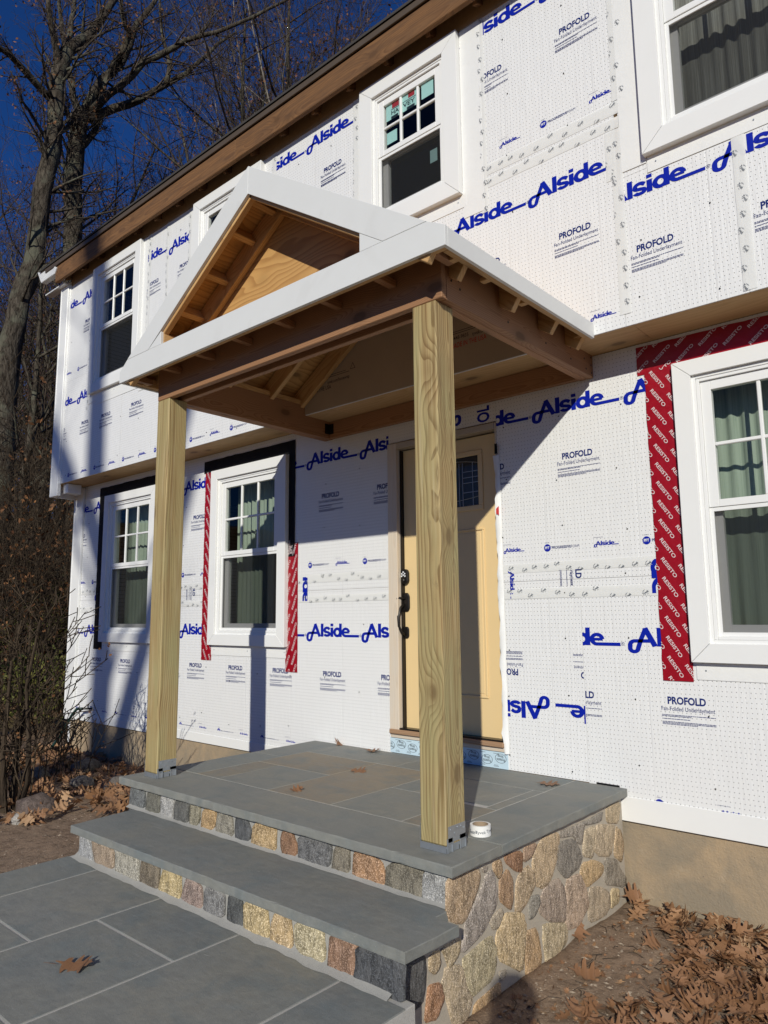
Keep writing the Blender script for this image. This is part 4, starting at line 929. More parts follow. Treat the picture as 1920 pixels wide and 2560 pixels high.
# offcuts of print turned on their side between the seam tapes
for key_, x_, z_, fn_ in (('Rb', 1.86, 1.64, 'a'), ('Rb', 2.23, 1.66, 'p'), ('Lb', -.19, 1.66, 'i'), ('Lb', -1.87, 1.655, 'p'), ('Ra', 2.80, 1.66, 'e'), ('Lc', -3.72, 1.62, 'l')):
    o = FP[key_][0]; y = YL-.0022
    if fn_ == 'a': v_, f_ = logo(.034); imprint((v_*np.array([1, .3, 1]), f_), M['ink'], x_, y-.0008, z_, o, (1.8, 2.8, 1.45, 1.665), -math.pi/2)
    if fn_ == 'p': imprint(join((text_mesh('PROFOLD', .205, .04, .034), (0, 0, 0)), (text_mesh('Fan-Folded Underlayment', .285, .0235, .004), (-.036, 0, -.037)), (_bl, (0, 0, 0))), M['ink_small'], x_+.1, y-.0008, z_+.11, o, (x_-.1, x_+.16, 1.52, 1.635), -math.pi/2)
    if fn_ == 'i': v_, f_ = logo(CAP); imprint((v_, f_), M['ink'], x_+.03, y-.0008, z_+.30, o, (-.2, -.1, 1.475, 1.675), -math.pi/2)
    if fn_ == 'e': v_, f_ = logo(CAP*1.2); imprint((v_, f_), M['ink'], x_+.0, y-.0008, z_+.02+.36, o, (2.78, 2.832, 1.46, 1.655), -math.pi/2)
    if fn_ == 'l': v_, f_ = logo(CAP); imprint((v_, f_), M['ink'], x_, y-.0008, z_, o, (-3.85, -3.64, 1.42, 1.62), -math.pi/2)
box('black_membrane', 2.40, 2.54, -.004, -.0015, .356, .369, M['black_tape'], house, 0)  # black strip standing in for the shaded void where the foam is cut
# nail heads driven through the foam
def nails(pts, y):
    b = MB()
    for x, z in pts: b.tube([(x, y-.004, z), (x, y-.0005, z)], .0042, 7)
    o = b.build('nail_heads', M['black'], house); o['kind'] = 'stuff'
rr = random.Random(3); ptsL = []; ptsU = []
for x in np.arange(1.83, 5, .41):
    for z in np.arange(.45, 2.9, .36): ptsL.append((x+rr.uniform(-.03, .03), z+rr.uniform(-.06, .06)))
for x in np.arange(-4, .78, .41):
    for z in np.arange(.4, 2.8, .42): ptsL.append((x+rr.uniform(-.03, .03), z+rr.uniform(-.06, .06)))
for x in np.arange(-4, 6, .41):
    for z in np.arange(3.05, 5.4, .42): ptsU.append((x+rr.uniform(-.03, .03), z+rr.uniform(-.06, .06)))
clear = lambda x, z, ws: all(not (w[1]-.17 < x < w[2]+.17 and w[3]-.1 < z < w[4]+.1) for w in ws)
nails([p for p in ptsL if clear(*p, WIN[:3])], YL); nails([p for p in ptsU if clear(*p, WIN[3:]) and not (-.1 < p[0] < 2.7 and p[1] < 3.9)], YU)

# ------------------------------------------------------------------ trims of the house
box('starter_strip', 2.54, 9.0, -.006, .003, .182, .3155, M['pvc'], house, .002); box('starter_strip', XL_+.02, .80, -.0055, .003, .180, .262, M['pvc'], house, .002)
box('corner_board', -4.325, -4.115, -.03, .0, .17, 2.94, M['pvc'], house, .004, 'z'); box('corner_board', -4.333, -4.31, -.034, .35, .17, 2.94, M['pvc'], house, .004, 'z')
box('corner_board', -4.315, -4.13, -.345, -.30, 2.80, 5.50, M['pvc'], house, .005, 'z'); box('corner_board', -4.135, -4.105, -.325, -.305, 2.946, 5.50, M['pvc'], house, .003, 'z'); box('corner_board', -4.325, -4.30, -.349, .3, 2.80, 5.5, M['pvc'], house, .004, 'z'); box('corner_board', -4.128, -4.02, -.27, -.10, 2.83, 2.944, M['pvc'], house, .004)
box('foundation', -4.26, 9.0, .02, .25, -1.0, .186, M['concrete'], house, .004)
M['soffit_ply'] = wood('soffit_plywood', (.58, .38, .19), (.42, .25, .1), 34, .5, .7, .6, warp=2.4)
for x0, x1 in ((-4.3, -1.9), (-1.9, .5), (.5, 2.9), (2.9, 5.3), (5.3, 9.0)): box('soffit_sheet', x0+.001, x1-.001, YU+.011, .0, ZO, ZO+.012, M['soffit_ply'], house, 0)
# side, back and floor of the house close the box
box('side_wall', -4.31, -4.19, .02, 8.0, -.4, 5.7, M['foam'], house, .003); box('side_wall', 8.9, 9.0, .2, 8, -.4, 5.7, M['foam'], house, .003); box('back_wall', -4.3, 9, 7.9, 8, -.4, 5.7, M['foam'], house, .003)
box('floor', -4.2, 8.9, .15, 7.9, -.02, .1, M['dark_room'], house, 0); box('floor', -4.2, 8.9, -.17, 7.9, 2.97, 3.1, M['dark_room'], house, 0); box('partition', -4.2, 8.9, 2.6, 2.7, .1, 5.6, M['dark_room'], house, 0); box('ceiling', -4.2, 8.9, -.16, 7.9, 5.62, 5.66, M['dark_room'], house, 0)
# eave: sub fascia, drip edge, shingles, rafter tails
for x0, x1 in ((-4.24, -.6), (-.6, 3.05), (3.05, 6.7), (6.7, 9.3)): box('fascia_board', x0+.0015, x1-.0015, -.466, -.428, 5.478, 5.684, M['old_wood'], house, .004)
box('drip_edge', -4.5, 9.3, -.486, -.47, 5.686, 5.742, M['drip'], house, .003)
for i, x in enumerate(np.arange(-4.1, 6.5, .405)): board('rafter_tail', (x, -.428, 5.56), (x, .2, 5.92), .16, .038, M['old_wood'], house)
v, f = prism_vf([(-.498, 5.743), (-.498, 5.765), (4.0, 8.36), (4.0, 8.33)], -4.66, 9.35, 'yz'); part('roof', v, f, M['shingle'], house)
v, f = prism_vf([(-.46, 5.70), (-.46, 5.742), (4.0, 8.328), (4.0, 8.29)], -4.5, 9.3, 'yz'); part('roof_deck', v, f, M['old_wood'], house)
v, f = prism_vf([(4.0, 8.36), (4.0, 8.33), (8.5, 5.72), (8.5, 5.76)], -4.66, 9.35, 'yz'); part('roof', v, f, M['shingle'], house)
box('wall_top_band', XL_, 9.0, YU-.004, YU+.012, 5.44, 5.66, M['sheath'], house, 0)  # brown band across the top of the upper wall
# white metal return at the gutter end
o = prism('eave_return', [(-4.76, 5.785), (-4.63, 5.60), (-4.235, 5.60), (-4.20, 5.655), (-4.27, 5.70), (-4.30, 5.775)], -.475, -.40, M['pvc'], house, bevel=.006, label='white metal eave return')
prism('eave_return', [(-4.30, 5.59), (-4.235, 5.59), (-4.185, 5.655), (-4.25, 5.70)], -.482, -.31, M['pvc'], house, bevel=.004)
box('eave_return', -4.66, -4.14, -.40, -.30, 5.46, 5.478, M['pvc'], house, .003)
# ------------------------------------------------------------------ front door
DY = .05
door = box('front_door', .914, 1.772, DY, DY+.045, .535, 2.60, M['door'], house, .003, 'z')
def raised(x0, x1, z0, z1, d0, name, m, parent, w=.016, d=.010):
    b = MB()
    for a, bb, c, e in ((x0, x1, z0, z0+w), (x0, x1, z1-w, z1), (x0, x0+w, z0+w, z1-w), (x1-w, x1, z0+w, z1-w)): b.box(a, bb, d0-d, d0+.002, c, e)
    return bev_part(name, b, m, parent, .004)
raised(1.055, 1.635, .79, 1.945, DY, 'panel_moulding', M['door'], door); box('door_panel', 1.085, 1.605, DY-.0035, DY+.003, .82, 1.915, M['door'], door, .003)
raised(1.045, 1.640, 2.072, 2.50, DY, 'light_frame', M['door'], door, .036, .014)
box('pane', 1.08, 1.605, DY-.003, DY-.001, 2.105, 2.465, M['dark_room'], door, 0); quad('pane', 1.08, 1.605, DY-.005, 2.105, 2.465, M['glass'], door)  # first pane is a dark sheet standing in for the unlit room
b = MB()
for x in (1.12, 1.24, 1.443, 1.472, 1.558): b.box(x-.0022, x+.0022, DY-.0095, DY-.0065, 2.107, 2.42)
for z in (2.354, 2.312, 2.273, 2.205): b.box(1.475, 1.603, DY-.0092, DY-.0066, z-.002, z+.002); b.box(1.082, 1.24, DY-.0092, DY-.0066, z-.002, z+.002)
for k in range(10):
    xa, xb = 1.082+.0521*k, 1.082+.0521*(k+1); za = 2.15+.02*((xa-1.343)/.26)**2; zb = 2.15+.02*((xb-1.343)/.26)**2
    b.tube([(xa, DY-.008, za), (xb, DY-.008, zb)], .0022, 4); b.tube([(xa, DY-.008, 2.44-.03*((xa-1.343)/.26)**2), (xb, DY-.008, 2.44-.03*((xb-1.343)/.26)**2)], .0022, 4)
b.build('lead_lines', M['lead'], door)
# jamb, head, threshold
box('door_jamb', .812, .902, -.02, .11, .50, 2.655, M['raw_jamb'], house, .003, 'z'); box('door_jamb', 1.778, 1.79, -.006, .11, .50, 2.655, M['raw_jamb'], house, .002, 'z'); box('door_head', .902, 1.779, -.018, .11, 2.61, 2.655, M['raw_jamb'], house, .003)
box('weather_strip', .9025, .913, .02, .06, .52, 2.60, M['black'], house, 0, 'z'); box('door_backing', .9, 1.78, .098, .112, .4, 2.64, M['dark_room'], house, 0)
box('threshold', .815, 1.786, -.035, .10, .497, .53, M['sill'], house, .006); box('threshold', .83, 1.775, -.018, .05, .529, .541, M['black'], house, .002)
box('sill_nosing', .812, 1.786, -.012, .05, .468, .4965, M['raw_jamb'], house, .002)
bw = box('sill_membrane', .80, 1.80, -.0015, .012, .361, .468, M['blue_wrap'], house, 0)
seq = 0
for x in np.arange(.80, 1.8, .105):
    z = .425 if seq % 2 else .41; seq += 1
    el = []
    rng_ = [(x+.043*s_*math.cos(2*math.pi*i/24), 0, z+.03*s_*math.sin(2*math.pi*i/24)) for s_ in (1, .93) for i in range(24)]
    imprint((rng_, [(i, (i+1) % 24, 24+(i+1) % 24, 24+i) for i in range(24)]), M['ink_black'], 0, -.0025, 0, bw, (.802, 1.79, .363, .467))
    t = text_mesh('Protecto', .062, .019, .012); imprint(t, M['ink_black'], x+.031, -.0028, z+.0, bw, (.802, 1.79, .363, .467), math.pi); t = text_mesh('Wrap', .045, .019, .012); imprint(t, M['ink_black'], x+.022, -.0028, z+.022, bw, (.802, 1.79, .363, .467), math.pi)
    imprint(rects([(x+.05, x+.09, .372, .374), (x+.053, x+.085, .379, .381), (x+.05, x+.095, .452, .454)]), M['ink_black'], 0, -.0025, 0, bw, (.802, 1.79, .363, .467))
# torn white wrap along the right side of the opening
rr = random.Random(5); v = []; f = []
n = 46
for i in range(n+1):
    z = .46+(2.42-.46)*i/n; a = 1.783+rr.uniform(-.007, .006)-.012*math.sin(i*.31)**2; bb = 1.812+rr.uniform(-.002, .002); v += [(a, -.016-.006*math.sin(i*.7), z), ((a+bb)/2, -.02-.004*math.cos(i*.9), z), (bb, -.0046, z)]
for i in range(n): f += [(3*i, 3*i+1, 3*i+4, 3*i+3), (3*i+1, 3*i+2, 3*i+5, 3*i+4)]
tw = part('torn_wrap_edge', v, f, M['flash'], house, None, True); imprint(([(0, 0, 0), (.022, 0, -.012), (.022, 0, .05), (0, 0, .032)], [(0, 1, 2, 3)]), M['red_ink'], 1.786, -.0275, 2.02, tw)
box('black_membrane', 1.786, 1.806, -.0235, -.021, 2.43, 2.50, M['black_tape'], house, 0); 
# keypad lock and handle set
def lozenge(x, z, w, h, c=.35): return [(x-w/2, z-h/2+h*.18), (x-w*c/1.2, z-h/2), (x+w*c/1.2, z-h/2), (x+w/2, z-h/2+h*.18), (x+w/2, z+h/2-h*.18), (x+w*c/1.2, z+h/2), (x-w*c/1.2, z+h/2), (x-w/2, z+h/2-h*.18)]
lock = prism('keypad_lock', lozenge(.927, 1.634, .076, .112), DY-.03, DY+.001, M['black'], door, bevel=.007)
b = MB()
for dx, dz in ((-.014, .022), (.0, .034), (.014, .022), (-.016, .004), (0, .012), (.016, .004)): b.tube([(.927+dx, DY-.033, 1.634+dz), (.927+dx, DY-.029, 1.634+dz)], .0062, 10)
b.build('keypad', M['keys'], lock); b = MB(); b.tube([(.927, DY-.041, 1.606), (.927, DY-.029, 1.606)], .018, 14); b.build('key_cylinder', M['black'], lock, True)
hs = prism('handle_set', lozenge(.930, 1.445, .072, .138), DY-.016, DY+.001, M['black'], door, bevel=.006)
b = MB(); b.tube([(.918, DY-.02, 1.43), (.908, DY-.045, 1.40), (.900, DY-.06, 1.34), (.902, DY-.06, 1.27), (.915, DY-.045, 1.222), (.93, DY-.02, 1.205)], [.011, .0115, .012, .011, .0095, .009], 10); b.build('grip', M['black'], hs, True)
b = MB(); b.tube([(.927, DY-.012, 1.468), (.905, DY-.05, 1.478), (.888, DY-.066, 1.47)], [.008, .007, .009], 8); b.build('thumb_latch', M['black'], hs, True)
prism('foot_plate', lozenge(.930, 1.222, .05, .085), DY-.014, DY+.001, M['black'], hs, bevel=.005)
# ------------------------------------------------------------------ gabled porch roof on two posts
porch = thing('porch_roof', 'unfinished gabled porch roof with white fascia on two timber posts', 'porch', (1.3, -1.5, .36))
YG = -1.762; CX = 1.292; PK = 3.917; SL = .657
top_z = lambda x: PK-SL*abs(x-CX)
# posts
for px in (.107, 2.335):
    x0, x1, y0, y1 = px, px+.14, -1.578, -1.438
    pm = box_mesh('post', 2.803-.388, .14, .14, M['treated'], .006); Mx = Matrix.Translation(((x0+x1)/2, (y0+y1)/2, (2.803+.388)/2)) @ Matrix.Rotation(rad(-90), 4, 'Y') @ Matrix.Rotation(rad(0 if px < 1 else 90), 4, 'X')
    po = shared('post', pm, porch, Mx)
    b = MB(); b.box(x0+.0015, x1-.0015, y0-.001, y0+.002, .3615, .3885); b.box(x0, x1, y1-.002, y1+.001, .3615, .3885); b.box(x0+.0015, x1-.0015, y0+.002, y1-.002, .380, .3878); b.box(x0-.001, x0+.0014, y0, y1, .3615, .46)
    b.box(x1-.0012, x1+.0016, y0+.012, y1-.004, .400, .465); b.box(x1-.0012, x1+.0016, y0+.004, y0+.042, .3615, .418); b.box(x1-.0012, x1+.0016, y1-.046, y1-.004, .3615, .418); b.box(x1-.004, x1-.0012, y0+.05, y1-.05, .3615, .40)
    b.box(x1+.0016, x1+.006, y0+.004, y0+.009, .3615, .402); b.box(x1+.0016, x1+.006, y0+.037, y0+.042, .3615, .402); b.box(x1+.0016, x1+.006, y1-.046, y1-.041, .3615, .402); b.box(x1+.0016, x1+.006, y1-.009, y1-.004, .3615, .402); b.box(x1+.0016, x1+.006, y0+.009, y0+.037, .398, .402); b.box(x1+.0016, x1+.006, y1-.041, y1-.009, .398, .402)
    br = bev_part('post_base', b, M['galv'], po, 0)
    b = MB()
    for yy, zz in ((y0+.03, .45), (y0+.08, .452), (y0+.105, .452), (y0+.06, .432), (y1-.012, .44)): b.tube([(x1+.0012, yy, zz), (x1+.0036, yy, zz)], .0045, 8)
    b.build('nail', M['galv'], po)
# beams
ZB0, ZB1 = 2.803, 3.03
box('beam', .107, 2.513, -1.578, -1.540, ZB0, ZB1, M['fir'], porch, .003); box('beam', .2, 2.42, -1.478, -1.440, ZB0, ZB1, M['fir'], porch, .003)
for x0 in (2.421, 2.468): box('beam', x0, x0+.045, -1.5385, -.003, ZB0+.0005*(x0 > 2.45), ZB1, M['fir'], porch, .003, 'y')
for x0 in (.108, .155): box('beam', x0, x0+.045, -1.5385, -.003, ZB0, ZB1, M['fir'], porch, .003, 'y')
box('beam', .201, 2.42, -.044, -.0025, 2.806, 2.945, M['fir'], porch, .003)
box('top_plate', .11, .2, -1.44, -.32, ZB1+.001, ZB1+.038, M['pine'], porch, .003, 'y'); box('top_plate', 2.42, 2.51, -1.44, -.32, ZB1+.001, ZB1+.038, M['pine'], porch, .003, 'y')
box('tie_board', .2, 2.42, -1.50, -1.462, 2.962, 3.0, M['pine'], porch, .003)
b = MB(); b.box(.2002, .203, -.095, -.044, 2.84, 2.925); b.box(.203, .25, -.0475, -.0445, 2.84, 2.925)
for z in (2.855, 2.88, 2.905): b.tube([(.203, -.07, z), (.207, -.07, z)], .006, 7); b.tube([(.23, -.051, z), (.23, -.047, z)], .006, 7)
b.build('joist_hanger', M['black'], porch)
box('sun_stop_board', -.02, 2.61, -1.70, -1.478, 3.032, 3.044, M['ply'], porch, 0)  # added board, keeps the sun off the beam top and gable panel
box('blocking', 2.474, 2.5128, -1.538, -.33, ZB1+.0005, ZB1+.05, M['fir'], porch, .003, 'y')
# bolt heads and knots on the outer face of the right beam
b = MB()
for y, z in ((-1.50, 2.985), (-1.47, 2.99), (-1.50, 2.91), (-1.43, 2.89), (-1.44, 2.93), (-1.02, 2.95), (-1.0, 2.86), (-.62, 2.95), (-.6, 2.86), (-.3, 2.92), (-.3, 2.85), (-.12, 2.9), (-.1, 2.84), (-.03, 2.93), (-.03, 2.83), (-.03, 2.88)): b.tube([(2.5125, y, z), (2.5145, y, z)], .0065, 8)
b.build('screw_holes', M['black'], porch)
# sheathing, ridge and rafters
for s in (-1, 1):
    xe = CX+s*1.372
    for k, (ya, yb) in enumerate(((-1.742, -1.12), (-1.12, -.318))):
        p = [(CX, PK-.006), (xe, top_z(xe)-.006), (xe, top_z(xe)-.024), (CX, PK-.024)]
        q = [Vector((CX, (ya+yb)/2, PK-.012)), Vector((xe, (ya+yb)/2, top_z(xe)-.012))]
        X = Vector((0, 1, 0)); Yd = (q[1]-q[0]).normalized(); Zd = X.cross(Yd)
        me = box_mesh('roof_sheathing', abs(yb-ya)-.002, (q[1]-q[0]).length, .014, M['ply'], 0); Mx = Matrix((X, Yd, Zd)).transposed().to_4x4(); Mx.translation = (q[0]+q[1])/2
        shared('roof_sheathing', me, porch, Mx)
    for y in (-1.06, -.66, -.345): board('rafter', (CX+s*.022, y, PK-.115), (CX+s*1.325, y, top_z(CX+1.325)-.115), .135, .038, M['pine'], porch)
    board('barge_rafter', (CX+s*.004, -1.498, PK-.115), (CX+s*1.30, -1.498, top_z(CX+1.30)-.115), .128, .038, M['pine'], porch)
    board('sub_rafter', (CX+s*.002, -1.7235, PK-.115), (CX+s*1.30, -1.7235, top_z(CX+1.30)-.115), .130, .036, M['pine'], porch)
    for d in (.075, .265, .53, .79, 1.05):
        x = CX+s*d; zc = top_z(x)-.087; ang = math.atan(SL)*s
        me = box_mesh('lookout_block', .188, .038, .082, M['pine'], .003)
        shared('lookout_block', me, porch, Matrix.Translation((x, -1.611, zc)) @ Matrix.Rotation(ang, 4, 'Y') @ Matrix.Rotation(rad(90), 4, 'Z'))
v, f = prism_vf([(.11, 3.032), (2.47, 3.032), (2.47, top_z(2.47)-.05), (CX, PK-.05), (.11, top_z(.11)-.05)], -.0065, .0065)
shared('gable_panel', mesh('gable_panel', [(x-CX, y, z-3.3) for x, y, z in v], [f[0][::-1], f[1][::-1]]+[q[::-1] for q in f[2:]], M['ply']), porch, Matrix.Translation((CX, -1.470, 3.3)))
# white boards
E_ = .0
prism('rake_board', [(CX+.0006, PK), (2.573, 3.0757), (2.313, 3.0772), (CX+.0006, 3.7455)], YG, YG+.020, M['trim'], porch, bevel=.0012)
prism('rake_board', [(CX-.0006, PK), (.011, 3.0757), (.271, 3.0772), (CX-.0006, 3.7455)], YG, YG+.020, M['trim'], porch, bevel=.0012)
prism('cornice_board', [(-.083, 2.929), (2.6725, 2.929), (2.6725, 3.022), (2.573, 3.0745), (2.313, 3.0757), (.271, 3.0757), (.011, 3.0745), (-.083, 3.006)], YG+.0004, YG+.0204, M['trim'], porch, bevel=.0012)
prism('filler_board', [(2.165, 3.1725), (2.3115, 3.0767), (2.165, 3.0767)], YG+.001, YG+.021, M['trim'], porch, bevel=.001)
prism('filler_board', [(.420, 3.163), (.2726, 3.0767), (.420, 3.0767)], YG+.001, YG+.021, M['trim'], porch, bevel=.001)
box('filler_block', .385, .423, YG+.0215, -1.56, 3.078, 3.155, M['pine'], porch, .003, 'y'); 
board('filler_block', (.33, -1.62, 3.10), (.62, -1.62, 3.10), .03, .10, M['pine'], porch)
box('fascia_board', 2.6535, 2.6725, YG+.021, -.3145, 2.929, 3.020, M['trim'], porch, .0015, 'y'); box('fascia_board', -.083, -.064, YG+.021, -.3145, 2.929, 3.004, M['trim'], porch, .0015, 'y')
# framing behind the fascia and the soffit lookouts
box('sub_fascia', -.06, 2.65, YG+.0215, YG+.058, 2.937, 3.02, M['pine'], porch, .002)
box('sub_fascia', 2.615, 2.652, YG+.06, -.32, 2.937, 3.012, M['pine'], porch, .002, 'y'); box('sub_fascia', -.0625, -.026, YG+.06, -.32, 2.937, 3.0, M['pine'], porch, .002, 'y')
for x in (.02, .37, .74, 1.11, 1.48, 1.85, 2.22, 2.57): box('soffit_lookout', x-.019, x+.019, YG+.0585, -1.579, 2.937, 2.975, M['fir'], porch, .002, 'y')
for y in (-1.6, -1.33, -.98, -.64, -.36):
    box('soffit_lookout', 2.572, 2.6145, y-.019, y+.019, 2.938, 2.958, M['pine'], porch, .002); box('soffit_lookout', -.0255, .02, y-.019, y+.019, 2.940, 2.978, M['pine'], porch, .002)
# house wrap under the porch roof; shade and warm bounce painted into its tan
v, f = prism_vf([(-.02, 2.952), (2.60, 2.952), (2.60, top_z(2.6)-.03), (CX, PK-.03), (-.02, top_z(-.02)-.03)], YU-.0055, YU-.0035); tw = part('house_wrap', v, [f[0][::-1], f[1][::-1]]+[q[::-1] for q in f[2:]], M['wrap'], house)
yy = YU-.0062
for s_, x, z, w_, h_, m_ in (('tyvek.com/homewrap', .46, 3.150, .24, .028, 'ink_black'), ('MADE IN THE USA', .22, 3.108, .28, .034, 'ink_black'), ('tyvek.com/homewrap', 1.83, 3.176, .24, .026, 'ink_black'), ('1-800-448-9835', 1.60, 3.182, .20, .026, 'ink_black'), ('MADE IN THE USA', 1.655, 3.125, .285, .036, 'red_ink')):
    flat(text_mesh(s_, w_, h_, .008), M[m_], x, yy, z, tw)
flat(rects([(.45, .70, 3.20, 3.204), (.45, .66, 3.215, 3.219), (1.62, 1.95, 3.222, 3.226), (1.62, 1.9, 3.236, 3.240)]), M['ink_black'], 0, yy, 0, tw)
flat(join((ribbon_v := ([(x, 0, z) for x, z in ribbon([(0, 0), (.05, 0), (.025, .045)], .004, True)[0]], ribbon([(0, 0), (.05, 0), (.025, .045)], .004, True)[1]), (0, 0, 0))), M['ink_black'], .71, yy, 3.215, tw)

# ------------------------------------------------------------------ tape roll left on the slab
roll = thing('tape_roll', 'white roll of printed seam tape standing beside the right post', 'tape roll', (2.44, -1.285, ZP))
def annulus(r0, r1, h, n=40):
    v = []; f = []
    for z in (0, h):
        for r in (r0, r1): v += [(r*math.cos(2*math.pi*i/n), r*math.sin(2*math.pi*i/n), z) for i in range(n)]
    for i in range(n):
        j = (i+1) % n; f += [(i, j, n+j, n+i)[::-1], (2*n+i, 2*n+j, 3*n+j, 3*n+i), (n+i, n+j, 3*n+j, 3*n+i), (i, 2*n+i, 2*n+j, j)]
    return v, f
rc = Matrix.Translation((2.432, -1.262, ZP+.001))
v, f = annulus(.036, .047, .046); part('tape', v, f, M['tape_paper'], roll, rc); v, f = annulus(.033, .0358, .047); part('core', v, f, M['card'], roll, rc)
b = MB(); tv, tf = text_mesh('Tyvek', .05, .016, .008); v = []
for k in range(7):
    for x, _, z in tv:
        a = -2.6+k*1.1 + x/.0475; v.append((2.432+.0476*math.cos(a), -1.262+.0476*math.sin(a), ZP+.012+z*.8+.004*k % .01))
    n = len(tv); b.add(v[-n:], tf)
b.build('lettering', M['ink_tape'], roll)

# ------------------------------------------------------------------ outdoor tap and hose at the far corner
tap = thing('garden_tap', 'dark green hose on a tap at the far corner of the foundation', 'garden tap', (-3.85, -.05, -.1))
b = MB(); b.tube([(-3.70, .0, .335), (-3.70, -.05, .335), (-3.74, -.09, .335)], .011, 8); b.tube([(-3.70, -.05, .33), (-3.70, -.05, .375)], .006, 6); b.box(-3.725, -3.675, -.055, -.045, .372, .382); b.build('tap', M['black'], tap)
b = MB(); b.tube([(-3.74, -.09, .335), (-3.82, -.12, .33), (-3.92, -.13, .25), (-4.03, -.14, .12), (-4.12, -.16, 0.0), (-4.2, -.22, -.13), (-4.4, -.3, -.16)], .016, 8); b.build('hose', M['green_hose'], tap, True)
# ------------------------------------------------------------------ fallen oak leaves
def oak_leaf(rng):
    """lobed leaf about one unit long, curled; two joined halves"""
    W = rng.uniform(.95, 1.35); j = lambda a: a*rng.uniform(.85, 1.15)
    side = [(.16, .03), (.24, .05), (.27, j(.20)*W), (.34, j(.24)*W), (.37, .15), (.44, .14), (.47, j(.30)*W), (.53, j(.40)*W), (.57, j(.33)*W), (.585, .19), (.66, .17), (.71, j(.27)*W), (.79, j(.33)*W), (.785, .17), (.82, .12), (.90, j(.14)*W), (.92, .05), (1.0, 0)]
    pts = [(0.06, 0.012)] + side
    cu, cw, tw = rng.uniform(-.9, 1.1), rng.uniform(-.2, 1.3), rng.uniform(-.6, .6)
    def bend(x, y):
        z = cw*y*y*.9 + cu*(x-.5)**2*.6 + tw*y*(x-.5) + .03*math.sin(9*x+3*y)
        return (x-.5, y, z)
    v = [bend(x, 0) for x, _ in pts]; m = len(pts); v += [bend(x, y) for x, y in pts]; v += [bend(x, -y*rng.uniform(.85, 1.1)) for x, y in pts]
    f = []
    for i in range(m-1): f += [(i, i+1, m+i+1, m+i), (i+1, i, 2*m+i, 2*m+i+1)]
    k = len(v); v += [(-.44, .008, .02), (-.44, -.008, .02), (-.74, .006, .05), (-.74, -.006, .05)]; f.append((k, k+1, k+3, k+2))
    zmin = min(p[2] for p in v); return [(x, y, z-zmin) for x, y, z in v], f
lr = random.Random(11); LEAVES = []
for i in range(9):
    v, f = oak_leaf(lr); LEAVES.append((v, f, mesh('fallen_leaf', v, f, M['leaf'], True)))
def leaf_matrix(x, y, z, size, rng, tilt=.35):
    return Matrix.Translation((x, y, z)) @ Matrix.Rotation(rng.uniform(0, 6.28), 4, 'Z') @ Matrix.Rotation(rng.gauss(0, tilt), 4, 'X') @ Matrix.Rotation(rng.gauss(0, tilt), 4, 'Y') @ Matrix.Scale(size, 4)
def leaf(x, y, z, size, label, group=None, k=0, rz=0.0, tilt=(0, 0)):
    Mx = Matrix.Translation((x, y, z)) @ Matrix.Rotation(rz, 4, 'Z') @ Matrix.Rotation(tilt[0], 4, 'X') @ Matrix.Rotation(tilt[1], 4, 'Y') @ Matrix.Scale(size, 4)
    return shared('fallen_leaf', LEAVES[k][2], None, Mx, label=label, cat='leaf', group=group)
leaf(1.46, -2.66, .003, .165, 'curled brown oak leaf lying alone on the bluestone walkway', None, 0, .62, (.15, 0))
leaf(2.19, -.20, ZP+.003, .155, 'tan oak leaf on the patio slab by the wall right of the door', None, 1, .25)
leaf(1.075, -.645, ZP+.002, .13, 'curled brown leaf on the brown slab in the middle of the porch', None, 2, .3, (.2, .1))
leaf(1.15, -1.24, ZP+.002, .10, 'small crumpled leaf on the slab behind the front border stone', None, 3, 1.2, (.3, 0))
leaf(.70, -.09, ZP+.002, .15, 'brown star shaped leaf on the porch in front of the foam wall', None, 4, .5)
leaf(.30, -.04, ZP+.002, .11, 'small brown leaf at the far back corner of the porch', None, 5, 2.0, (.6, 0))
leaf(2.56, -.62, gz_at(2.62, -.62)+.02, .14, 'reddish leaf leaning at the foot of the fieldstone wall', None, 6, 2.2, (.5, -.5))
leaf(2.74, -.93, gz_at(2.74, -.93)+.004, .16, 'dark brown leaf on bare soil between stone wall and leaf pile', None, 7, .5, (.25, .1))
leaf(2.86, -.47, gz_at(2.86, -.47)+.01, .15, 'upturned leaf on bare soil just before the leaf pile', None, 8, 1.2, (.7, .2))
leaf(2.60, -.06, gz_at(2.64, -.06)+.06, .15, 'leaf standing up in the corner of stone steps and foundation', None, 2, 1.0, (1.0, .2))
def in_poly(x, y, P):
    c = False; n = len(P)
    for i in range(n):
        a, b = P[i], P[(i+1) % n]
        if (a[1] > y) != (b[1] > y) and x < (b[0]-a[0])*(y-a[1])/(b[1]-a[1])+a[0]: c = not c
    return c
# the drift against the foundation on the right; its nearest leaves one by one, the rest as a mass
PILE = [(2.60, .0), (2.66, -.18), (2.80, -.24), (2.92, -.34), (3.0, -.5), (2.98, -.72), (3.08, -.9), (3.10, -1.02), (2.95, -1.06), (2.84, -1.25), (2.82, -1.6), (3.1, -2.2), (4.6, -2.4), (4.8, 0)]
pr = random.Random(21); spots = []
while len(spots) < 1750:
    x, y = pr.uniform(2.58, 4.7), pr.uniform(-2.3, 0)
    if not in_poly(x, y, PILE): continue
    if y < -1.15 and x < 3.05 and pr.random() < .25: continue
    d = min(math.dist((x, y), p) for p in PILE[2:9]); lift = min(.085, .012+.085*d)*(1 if y > -1.1 else .4)
    spots.append((x, y, gz_at(x, y)+.004+pr.uniform(0, lift), pr.choice((pr.uniform(.06, .10), pr.uniform(.09, .15)))))
spots.sort(key=lambda s: (math.dist(s[:2], (2.9, -1.0)) - s[2]*2.5))
GL = 'drift of dry oak leaves against the foundation'
